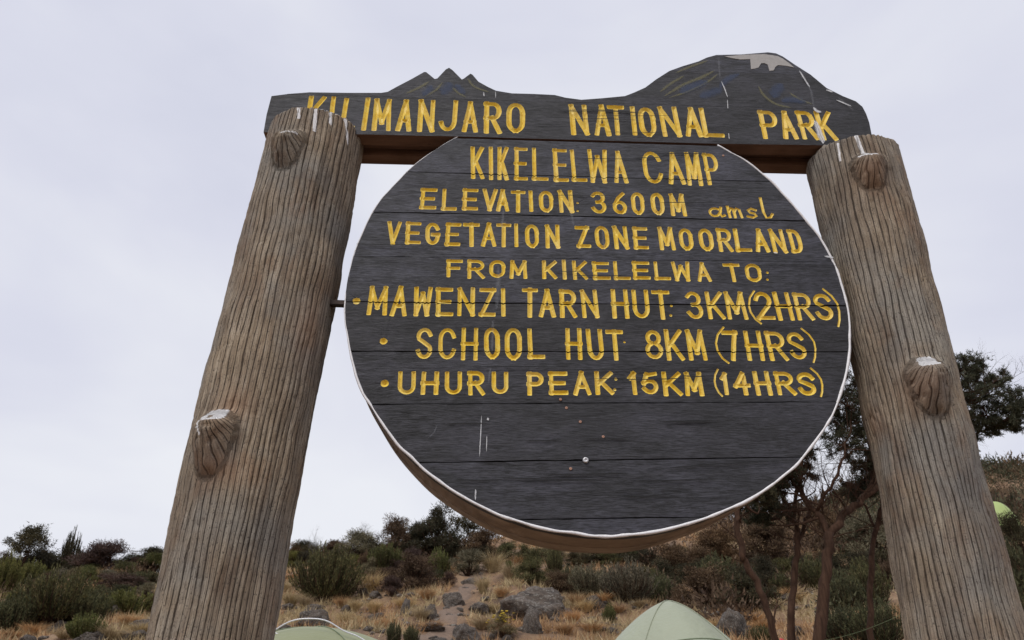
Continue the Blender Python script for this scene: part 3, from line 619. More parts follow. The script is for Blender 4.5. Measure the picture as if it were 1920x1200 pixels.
for pts, wd, m in ((c2([(1335, 165), (1380, 235), (1410, 300), (1425, 400)]), 9, 'birdthin'), (c2([(1340, 170), (1400, 270)]), 6, 'bird'), (c2([(1425, 390), (1440, 410), (1470, 420)]), 12, 'bird'), (c2([(1432, 470), (1455, 540), (1480, 608)]), 17, 'bird'), (c2([(1440, 470), (1490, 600)]), 10, 'bird'),
    (c2([(855, 95), (858, 150), (862, 215)]), 7, 'birdthin'), (c2([(872, 235), (895, 290), (908, 330)]), 4, 'bird'), (c2([(908, 345), (910, 400)]), 3, 'bird'), (c2([(915, 545), (918, 580)]), 3, 'bird'), (c2([(1500, 285), (1540, 300)]), 8, 'bird'), (c2([(1570, 330), (1620, 370), (1660, 410)]), 7, 'birdthin'), (c2([(1560, 345), (1650, 385)]), 6, 'bird'),
    (c1([(1367, 300), (1368, 325)]), 4, 'bird'), (c1([(1437, 295), (1438, 335)]), 3, 'bird'), (c1([(1150, 185), (1210, 210)]), 3, 'birdthin'),
    ([(903, 780), (901, 820), (899, 857)], 2.6, 'bird'), ([(913, 818), (912, 848)], 2.2, 'bird'), ([(915, 784), (915, 789)], 5, 'bird'), ([(820, 798), (813, 812), (803, 822)], 3.5, 'birdthin'), ([(892, 918), (891, 938)], 4, 'bird'), ([(1010, 440), (980, 455), (960, 452)], 3, 'birdthin'),
    ([(935, 500), (934, 540), (930, 580)], 14, 'birdthin'), ([(945, 395), (940, 430)], 9, 'birdthin'), ([(1130, 430), (1132, 470)], 9, 'birdthin'), ([(1070, 395), (1075, 425)], 8, 'birdthin'), ([(925, 600), (922, 660)], 8, 'birdthin'), ([(1545, 481), (1556, 483), (1562, 484)], 7, 'bird'), ([(1450, 474), (1457, 476)], 6, 'bird'), ([(920, 690), (915, 720)], 6, 'birdthin')):
    k_ += 1; stain('dropping_streak' if m == 'bird' else 'faint_streak', pts, wd*1.35, M[m], -.0012-.00005*k_)
rs = random.Random(12)
for k in range(34):      # hairline cracks in the boards
    y = rs.choice([300, 370, 445, 510, 620, 700, 790, 830, 900, 930, 240, 220]) + rs.uniform(-14, 14); half = 430*math.sqrt(max(.05, 1-((y-610)/420)**2))-40
    x = rs.uniform(1115-half, 1115+half-80); L_ = rs.uniform(40, 180)
    k_ += 1; stain('crack', [(x, y), (x+L_/2, y+rs.uniform(-1.5, 2)), (x+L_, y+L_*.01*(600-y)/300+rs.uniform(-2, 2))], rs.uniform(1.2, 2.2)*1.6, M['crack'], -.0011-.00005*k_)
k_ += 1; stain('crack', [(500, 229), (580, 229), (668, 228)], 3, M['crack'], -.0011-.00005*k_)
k_ += 1; stain('crack', [(1230, 881), (1330, 872), (1475, 864)], 2.5, M['crack'], -.0011-.00005*k_)
k_ += 1; stain('crack', [(668, 459), (700, 460), (840, 462)], 2.5, M['crack'], -.0011-.00005*k_)
# bolts and nails
def head_mesh(r, h, n=14):
    V = []; F = []
    for rr, ww in ((r, .002), (r, -h*.5), (r*.8, -h), (r*.35, -h), (r*.3, -h*.6)):
        V += [(rr*math.cos(2*math.pi*k/n), ww, rr*math.sin(2*math.pi*k/n)) for k in range(n)]
    F = [(j*n+k, j*n+(k+1) % n, (j+1)*n+(k+1) % n, (j+1)*n+k) for j in range(4) for k in range(n)]; F.append(tuple(4*n+k for k in range(n)))
    return mesh('bolt_head', V, F, True)
bh = head_mesh(.0085, .005); nh = head_mesh(.0042, .002)
for nm, me, m, px, py in (('bolt', bh, 'bolt', 1098, 863), ('nail', nh, 'nail', 1062, 765), ('nail', nh, 'nail', 1088, 791), ('nail', nh, 'nail', 1131, 819), ('nail', nh, 'nail', 1051, 749), ('nail', nh, 'nail', 1070, 879), ('nail', nh, 'nail', 1356, 292)):
    o = link(nm, me, M[m], root); a, b = pl(px, py); o.location = (a, 0, b-GZ)
# iron rod from the left post to the disc
a0, b0 = pl(600, 556); a1_, b1 = pl(652, 558)
beveled('iron_rod', *boxm(a0, a1_+.02, .03, .05, b0-.009, b0+.009, b1-.009, b1+.009), M['iron'], .002)
# ------------------------------------------------------------ posts
def post(rows, top_y, knots, whites, lichens, seed):
    WP = .055
    pts = []
    for px, py, wpx in rows:
        a, b = pl(px, py, WP); wp = PO+PX*a+PN*WP+Vector((0, 0, b)); pts.append((b, a, wpx/2*camdepth(wp)/FPX*.975))
    pts.sort(); zb = np.array([p[0] for p in pts]); ax = np.array([p[1] for p in pts]); rd = np.array([p[2] for p in pts])
    ztop = pl(rows[0][0], top_y, WP-.12)[1]
    k0 = np.polyfit(zb, ax, 2)
    nz, na = 520, 560
    zz = np.linspace(GZ-.35, ztop, nz); 
    axz = np.where(zz < zb[0], np.polyval(k0, zb[0])+(zz-zb[0])*np.polyval(np.polyder(k0), zb[0]), np.polyval(k0, zz))
    rz = np.interp(zz, zb, rd)
    ker = np.ones(41)/41; rz = np.convolve(np.pad(rz, 20, 'edge'), ker, 'valid')
    u_ = np.linspace(0, 1, na, endpoint=False)      # finer towards the front than at the back
    th = 2*math.pi*u_ + .62*np.sin(2*math.pi*(u_)+math.pi/2) - .62
    th = np.interp(np.linspace(0, 1, na, endpoint=False), np.cumsum(np.r_[0, 1/(1+2.2*np.exp(-((np.linspace(0, 2*math.pi, 800)-1.5*math.pi)/1.45)**2))])[:800]/np.sum(1/(1+2.2*np.exp(-((np.linspace(0, 2*math.pi, 800)-1.5*math.pi)/1.45)**2))), np.linspace(0, 2*math.pi, 800))
    T, Zg = np.meshgrid(th, zz); Rb = np.repeat(rz[:, None], na, 1)
    U = T*.15; lenU = 2*math.pi*.15
    # knots: (px, py, height, halfwidth, protrusion); the front of the post faces -w: theta = 3/2 pi
    disp = np.zeros_like(T); white = np.zeros_like(T); warp = np.zeros_like(T); lich = np.zeros_like(T); flat = np.zeros_like(T); fan = np.zeros_like(T); fanc = np.zeros_like(T); fanu = U.copy()
    def tz(px, py):
        # find the surface point under a pixel
        a, b = pl(px, py, WP-.11)
        for _ in range(4):
            c = np.interp(b, zz, axz); r = np.interp(b, zz, rz); s = max(-.98, min(.98, (a-c)/r)); ang = math.asin(s)
            a, b = pl(px, py, WP-r*math.cos(ang))
        return 1.5*math.pi + math.asin(max(-.99, min(.99, (a-np.interp(b, zz, axz))/np.interp(b, zz, rz)))), b
    def du(t0): return ((T-t0+math.pi) % (2*math.pi)-math.pi)*Rb
    for (px, py, hh, hw, pro, paint) in knots:
        t0, z0 = tz(px, py); D = du(t0); dz = Zg-z0   # z0: ridge line (top of the stub)
        below = np.clip(-dz/hh, 0, 1); wloc = hw*(1.0-.48*below)
        g = np.exp(-np.abs(D/wloc)**2.8)
        e_ = .010; up_ = 1-np.clip(dz/(hh*.48), 0, 1); dn_ = (1-np.clip(-dz/hh, 0, 1)**1.7)**.75; prf = -np.log(np.exp(-up_*14)+np.exp(-dn_*14)-np.exp(-14))/14; prf = np.clip(prf, 0, 1)*(1+.16*(vn(D*55, dz*45, 21)-.5))
        k = pro*g*prf*(1-.18*np.abs(D)/hw); disp = np.maximum(disp, 0)+k
        nzk = 1+.35*(vn(D*60+9, dz*45, 7)-.5)+.3*(vn(D*22+4, dz*18, 8)-.5); m = np.exp(-(np.abs(D/(hw*1.15*(1-.42*below)))**2.5+np.abs((dz+hh*.38)/(hh*.80))**2.5)*nzk); flat = np.maximum(flat, m)
        phi = np.arctan2(D, -dz+.035); fanu = np.where(m > .05, phi*6.4+(vn(D*50, dz*40, 3)-.5)*.7, fanu); fan = np.maximum(fan, m); fanc = np.where(m > .15, D*1.0 - np.abs(D)*0 + (-dz)*np.sign(D+1e-6)*.75, fanc)
        warp += D*1.6*np.exp(-(D/(hw*2.2))**2-((dz+hh*.4)/(hh*1.3))**2)*-1
        if paint: white = np.maximum(white, 1.0*np.exp(-((D/(hw*(.56 if px < 900 else .46)))**4)-((dz-hh*.24-D*.18*(px > 900))/(hh*.20))**4)-.9*np.exp(-((D/(hw*.17))**2)-((dz-hh*.19)/(hh*.075))**2)*(px < 900))
    for pth, wd in whites:
        tt = [tz(*p) for p in pth]
        for (t0, z0), (t1, z1) in zip(tt[:-1], tt[1:]):
            d0 = du(t0); dd_ = ((t1-t0))*.15; L2 = dd_**2+(z1-z0)**2; s = np.clip((d0*dd_+(Zg-z0)*(z1-z0))/L2, 0, 1)
            dist = np.hypot(d0-s*dd_, (Zg-z0)-s*(z1-z0)); white = np.maximum(white, .62*(1-sstep(wd*.3, wd, dist)))
    for (px, py, rx, rz_) in lichens:
        t0, z0 = tz(px, py); lich = np.maximum(lich, np.exp(-(du(t0)/rx)**2-((Zg-z0)/rz_)**2)*.38)
    def per(fx, fz, s, wrp=0):
        # periodic in theta: blend noise across the seam
        u = U+wrp; w_ = sstep(.93, 1, T/(2*math.pi)); return vn(u*fx, Zg*fz, s)*(1-w_) + vn((u-lenU)*fx, Zg*fz, s)*w_
    wrp = (per(9, 1.6, seed)-.5)*.030 + (per(22, 6, seed+1)-.5)*.006 + warp*.22
    a_ = per(62, 1.6, seed+2, wrp); b_ = per(125, 4.5, seed+3, wrp); c_ = per(62, 9, seed+4, wrp)
    groove = 1-sstep(.02, .26, np.abs(a_-.5)); groove2 = 1-sstep(.02, .28, np.abs(b_-.5))
    gm = .45+.85*per(12, 3, seed+5)
    gm = gm*(1-.75*flat)
    gf = (1-sstep(.03, .3, np.abs(vn(fanc*70+50, Zg*4+seed, 3)-.5)))*fan
    fb = sstep(.34, .50, fan); NR = 61; wd_ = (per(7, .7, seed)-.5)*3.8+(per(16, 2.2, seed+1)-.5)*1.0+(per(40, 9, seed+31)-.5)*.35
    UVu = (U/lenU*NR+wd_)*(1-fb)+fanu*fb
    fr = np.abs((UVu+.5) % 1-.5); rib = np.floor(UVu+.5)
    gdep = (.10+1.25*vn(rib*3.7+seed, Zg*2.2+rib*.37, 5))*(.45+.75*per(9, 2.6, seed+41)); gwid = .14+.14*vn(rib*1.7, Zg*5+rib*2.1, 6)
    groove = 1-sstep(0, 1, fr/gwid); ribh = (vn(rib*5.1, Zg*1.3+rib, 9)-.5)*.006*(1-groove)
    ring = np.exp(-((fan-.46)/.07)**2)
    disp2 = -groove*.0072*gdep - groove2*.0012 + ribh*.8 - ring*.0022 + (per(30, 3, seed+6)-.5)*.009 + (per(150, 60, seed+7)-.5)*.0016 + (per(12, 9, seed+8)-.5)*.010 + (per(5, 3.2, seed+18)-.5)*.012 
    pits = np.clip((per(90, 70, seed+9)-.80)/.2, 0, 1)*(.4+flat+lich); disp2 -= pits*.007
    RR = Rb+disp+disp2*(1-.7*(white > .6))
    # rounded, ragged top
    tt = (ztop-Zg); edge = np.clip(1-tt/.050, 0, 1); RR = RR*(1-.13*edge**2.4) ; Zq = Zg - edge*(.032*np.clip(-np.sin(T), 0, 1)**2+.010*vn(T*5, Zg*0, seed)+.012*vn(T*16, Zg*0, seed+1)) 
    Xp = axz[:, None]+RR*np.cos(T); Wp = WP+RR*np.sin(T)
    V = np.stack([Xp, Wp, Zq], -1).reshape(-1, 3); cz = len(V)
    V = np.vstack([V, [[axz[-1], WP, ztop+.004]]])
    i = np.arange(nz-1)[:, None]*na+np.arange(na)[None]; j = np.arange(nz-1)[:, None]*na+(np.arange(na)+1)[None] % na
    Fq = np.stack([i, j, j+na, i+na], -1).reshape(-1, 4)
    me = mesh('post', V, Fq, True)
    ul = me.uv_layers.new(name='UVMap'); li = np.empty(len(me.loops), np.int32); me.loops.foreach_get('vertex_index', li)
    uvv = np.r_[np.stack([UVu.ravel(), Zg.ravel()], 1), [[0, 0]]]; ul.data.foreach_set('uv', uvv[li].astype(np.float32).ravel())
    at1 = me.attributes.new('white', 'FLOAT', 'POINT'); at1.data.foreach_set('value', np.r_[white.ravel(), 0].astype(np.float32))
    at2 = me.attributes.new('lichen', 'FLOAT', 'POINT'); at2.data.foreach_set('value', np.r_[lich.ravel(), 0].astype(np.float32))
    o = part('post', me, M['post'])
    # closed top
    r1 = V[(nz-1)*na:nz*na]; r2 = (r1-V[cz])*.6+V[cz]; r2[:, 2] = ztop-.002
    Vc = np.vstack([r1, r2, V[cz:cz+1]]); Fc = [(k, (k+1) % na, na+(k+1) % na, na+k) for k in range(na)]+[(na+k, na+(k+1) % na, 2*na) for k in range(na)]
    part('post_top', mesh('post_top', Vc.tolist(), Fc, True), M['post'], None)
    return o
pL = post([(583, 310, 178), (560, 420, 188), (536, 527, 197), (498, 700, 211), (462, 853, 212), (430, 1027, 222), (398, 1191, 226)], 201,
    [(543, 266, .105, .056, .052, 0), (408, 806, .122, .058, .060, 1)],
    [([(561, 200), (561, 222)], .010), ([(592, 205), (590, 245)], .011), ([(620, 210), (621, 232)], .010), ([(648, 222), (654, 270)], .010), ([(600, 202), (640, 206)], .008), ([(540, 268), (565, 266)], .006), ([(398, 806), (400, 828)], .006)],
    [(578, 620, .05, .11), (440, 760, .05, .05), (420, 880, .05, .04)], 100)
pR = post([(1602, 307, 168), (1622, 411, 174), (1684, 640, 176), (1716, 780, 176), (1746, 920, 188), (1786, 1060, 200), (1812, 1191, 211)], 245,
    [(1628, 306, .105, .058, .048, 0), (1738, 702, .120, .058, .058, 1)],
    [([(1605, 252), (1618, 285), (1628, 300)], .012), ([(1612, 302), (1640, 301)], .013), ([(1570, 268), (1574, 300)], .007)],
    [(1640, 795, .04, .05), (1628, 330, .05, .06), (1720, 730, .05, .06)], 300)
pR.name = 'post.001'
# ------------------------------------------------------------ plants
def nrm(a): return a/np.maximum(np.linalg.norm(a, axis=-1, keepdims=True), 1e-9)
def blades(base, dirs, length, width, r):
    """one slim triangle per blade"""
    n = len(base); rv = nrm(r.normal(size=(n, 3))); side = nrm(np.cross(dirs, rv))*np.reshape(width, (-1, 1))*.5
    V = np.stack([base-side, base+side, base+dirs*np.reshape(length, (-1, 1))], 1).reshape(-1, 3)
    return V, np.arange(3*n).reshape(-1, 3)
def bent(base, dirs, length, width, droop, r):
    n = len(base); rv = nrm(r.normal(size=(n, 3))); side = nrm(np.cross(dirs, rv))*np.reshape(width, (-1, 1))*.5
    L = np.reshape(length, (-1, 1)); dn = np.array([0, 0, -1.])*np.reshape(droop, (-1, 1)) + nrm(dirs*[1, 1, 0]+1e-6)*np.reshape(droop, (-1, 1))*.6
    m = base+dirs*L*.5; t = m+nrm(dirs+dn)*L*.5
    V = np.stack([base-side, base+side, m-side*.7, m+side*.7, t], 1).reshape(-1, 3); k = np.arange(n)[:, None]*5
    return V, np.concatenate([k+[0, 1, 3], k+[0, 3, 2], k+[2, 3, 4]], 0)
def join(parts):
    V = []; F = []; o = 0
    for v, f in parts: V.append(v); F.append(f+o); o += len(v)
    return np.vstack(V), np.vstack(F)
def stick(p0, p1, r0, r1, ns=3):
    p0, p1 = np.array(p0, float), np.array(p1, float); d = nrm(p1-p0); s = np.cross(d, [.3, .5, .8]); s = s/np.linalg.norm(s); u = np.cross(d, s)
    V = []
    for p, r_ in ((p0, r0), (p1, r1)):
        for k in range(ns):
            a = 2*math.pi*k/ns; V.append(p+(s*math.cos(a)+u*math.sin(a))*r_)
    F = []
    for k in range(ns): k2 = (k+1) % ns; F += [[k, k2, ns+k2], [k, ns+k2, ns+k]]
    return np.array(V), np.array(F)
def erica(seed, stems=140, per=78, spread=.5, ll=.066, lw=.0165, up=.75):
    """upright plumes of fine needles (height 1, half width about .5)"""
    r = np.random.default_rng(seed); B = []; D = []; tw = []
    for s in range(stems):
        a = r.uniform(0, 6.283); q = math.sqrt(r.uniform(0, 1)); h = (1-.45*q*q)*r.uniform(.68, 1.02)
        b = np.array([math.cos(a)*q*spread*.35, math.sin(a)*q*spread*.35, 0]); t = np.array([math.cos(a)*q*spread*r.uniform(.8, 1.15), math.sin(a)*q*spread*r.uniform(.8, 1.15), h])
        mid = (b+t)/2+[math.cos(a)*q*.10, math.sin(a)*q*.10, -.02]; u = r.uniform(.10, 1, per)[:, None]
        c = (1-u)**2*b+2*u*(1-u)*mid+u*u*t; tg = nrm(2*(1-u)*(mid-b)+2*u*(t-mid))
        c = c+r.normal(size=(per, 3))*.016*(1.3-u*.9); B.append(c); D.append(nrm(tg*up*1.6+r.normal(size=(per, 3))*.42)); tw.append(stick(b, mid, .008, .005)); tw.append(stick(mid, t, .005, .002))
    B = np.vstack(B); D = np.vstack(D); n = len(B)
    return blades(B, D, r.uniform(.6, 1.25, n)*ll, r.uniform(.7, 1.3, n)*lw, r), join(tw)
def bushy(seed, clumps=40, per=250, flat=.75, ll=.045, lw=.015):
    """rounded twiggy shrub made of uneven clumps (height 1, half width about .6)"""
    r = np.random.default_rng(seed); B = []; D = []; tw = []
    for s in range(clumps):
        a = r.uniform(0, 6.283); q = r.uniform(.1, 1)**.6; e = r.uniform(.0, 1.45)
        c = np.array([math.cos(a)*math.cos(e)*q*.50, math.sin(a)*math.cos(e)*q*.50, .16+.70*math.sin(e)*(.55+.45*q)*r.uniform(.85, 1.12)]); cr = r.uniform(.10, .21)
        p = r.normal(size=(per, 3)); p = nrm(p)*r.uniform(.35, 1.05, (per, 1))*cr*[1.1, 1.1, flat]
        B.append(c+p); D.append(nrm(nrm(p)+[0, 0, .7]+r.normal(size=(per, 3))*.5))
        tw.append(stick([c[0]*.15, c[1]*.15, 0], c, .012, .005))
        for k in range(4): tw.append(stick(c, c+nrm(r.normal(size=3)+[0, 0, .8])*cr*1.25, .004, .001))
    B = np.vstack(B); D = np.vstack(D); n = len(B)
    return blades(B, D, r.uniform(.6, 1.4, n)*ll, r.uniform(.7, 1.3, n)*lw, r), join(tw)
def tussock(seed, n=620, lw=.012, up=1.5):
    r = np.random.default_rng(seed); a = r.uniform(0, 6.283, n); q = np.sqrt(r.uniform(0, 1, n)); 
    b = np.stack([np.cos(a)*q*.16, np.sin(a)*q*.16, np.zeros(n)], 1); d = nrm(np.stack([np.cos(a)*q*.9, np.sin(a)*q*.9, np.full(n, up)], 1)+r.normal(size=(n, 3))*.16)
    return bent(b, d, r.uniform(.65, 1.12, n), lw*r.uniform(.6, 1.4, n), r.uniform(.2, 1.0, n), r)
def twigs(seed, p0, d0, L, rad, depth, spread=.6, kids=3, bend=.25, lift=.1, r=None, out=None, ends=None):
    r = r or np.random.default_rng(seed); out = [] if out is None else out
    p = np.array(p0, float); d = nrm(np.array(d0, float)); n = 3 if depth > 0 else 2; rr = rad
    for k in range(n):
        q = p+d*L/n; r2 = rr*(.80 if depth > 0 else .5); out.append(stick(p, q, rr, r2, 4 if depth > 2 else 3)); p = q; rr = r2; d = nrm(d+r.normal(size=3)*bend*.6+[0, 0, lift])
        if depth > 0:
            for j in range(kids if k == n-1 else max(1, kids-2)):
                twigs(0, p, nrm(d+r.normal(size=3)*spread), L*r.uniform(.5, .8), rr*.7, depth-1, spread, kids, bend, lift, r, out, ends)
    if depth == 0 and ends is not None: ends.append(p)
    return out
def mk(name, vf): return mesh(name, vf[0], vf[1])
PROTO = {}
def proto(kind, k):
    key = (kind, k)
    if key not in PROTO:
        s = hash_(kind)+k*13
        if kind in ('erica', 'fresh'): L, T = erica(s)
        elif kind == 'ericafine': L, T = erica(s, 200, 84, .62, .052, .0145, .9)
        elif kind == 'bushy': L, T = bushy(s)
        elif kind == 'low': L, T = bushy(s, 34, 230, .7, .045, .015)
        elif kind == 'tuss': L, T = tussock(s), None
        elif kind == 'treecrown':
            r = np.random.default_rng(s); ends = []; T = twigs(s, (0, 0, 0), (.1, 0, 1), .42, .030, 3, .75, 3, .3, .06, None, None, ends)
            E = np.array(ends); E = E[r.integers(0, len(E), 380)]+r.normal(size=(380, 3))*[.05, .05, .03]; B = np.repeat(E, 16, 0)+r.normal(size=(380*16, 3))*.028
            L = blades(B, nrm(r.normal(size=B.shape)+[0, 0, .8]), r.uniform(.03, .07, len(B)), r.uniform(.010, .02, len(B)), r); T = join(T)
            hz = L[0][:, 2].max(); L = (L[0]/hz, L[1]); T = (T[0]/hz, T[1])
        elif kind == 'bare':
            T = join(twigs(s, (0, 0, 0), (.1, 0, 1), .36, .020, 4, .62, 3, .28, .08)); hz = T[0][:, 2].max(); T = (T[0]/hz, T[1]); L = None
        PROTO[key] = (mk(kind+'_foliage', L) if L else None, mk(kind+'_stems', T) if T else None)
    return PROTO[key]
def hash_(s): return sum(ord(c)*(i+3) for i, c in enumerate(s)) % 997
MC = {}
def withmat(me, m):
    k = (me.name, m.name)
    if k not in MC:
        c = me.copy() if len(me.materials) else me; c.materials.clear(); c.materials.append(m); MC[k] = c
    return MC[k]
cnt = 0
def plant(kind, px, py, top, wpx, leafm, name, label, cat, group=None, var=None, stemm='bark', tilt=0, Y=None, below=0, parts=('foliage', 'stems')):
    """plant rooted where pixel (px, py) meets the ground; top = pixel row of its tip"""
    global cnt; cnt += 1
    p = gp(px, py) if Y is None else onground(px, Y)
    cdp = camdepth(p)
    d = ray(px, top); zt = d.z*(p.y/d.y); h = max(.12, zt-p.z+below); wd = wpx*cdp/FPX
    r = random.Random(cnt*7+1); k = cnt % 4 if var is None else var
    e = bpy.data.objects.new(name, None); COL.objects.link(e); e.location = p-Vector((0, 0, below))
    hw = {'erica': 1.05, 'fresh': 1.05, 'ericafine': 1.28, 'bushy': .98, 'low': 1.0, 'tuss': 1.4, 'treecrown': .95, 'bare': 1.2}[kind]
    e.scale = (wd/hw, wd/hw*.95, h*1.0); e.rotation_euler = (r.uniform(-.06, .06), tilt+r.uniform(-.05, .05), r.uniform(0, 6.28))
    tag(e, label, cat, group)
    L, T = proto(kind, k)
    if L: link(parts[0], withmat(L, M[leafm]), None, e)
    if T: link(parts[1], withmat(T, M[stemm]), None, e)
    return e
SH = 'heath shrubs on the slope'
SKY = 'shrubs along the skyline'
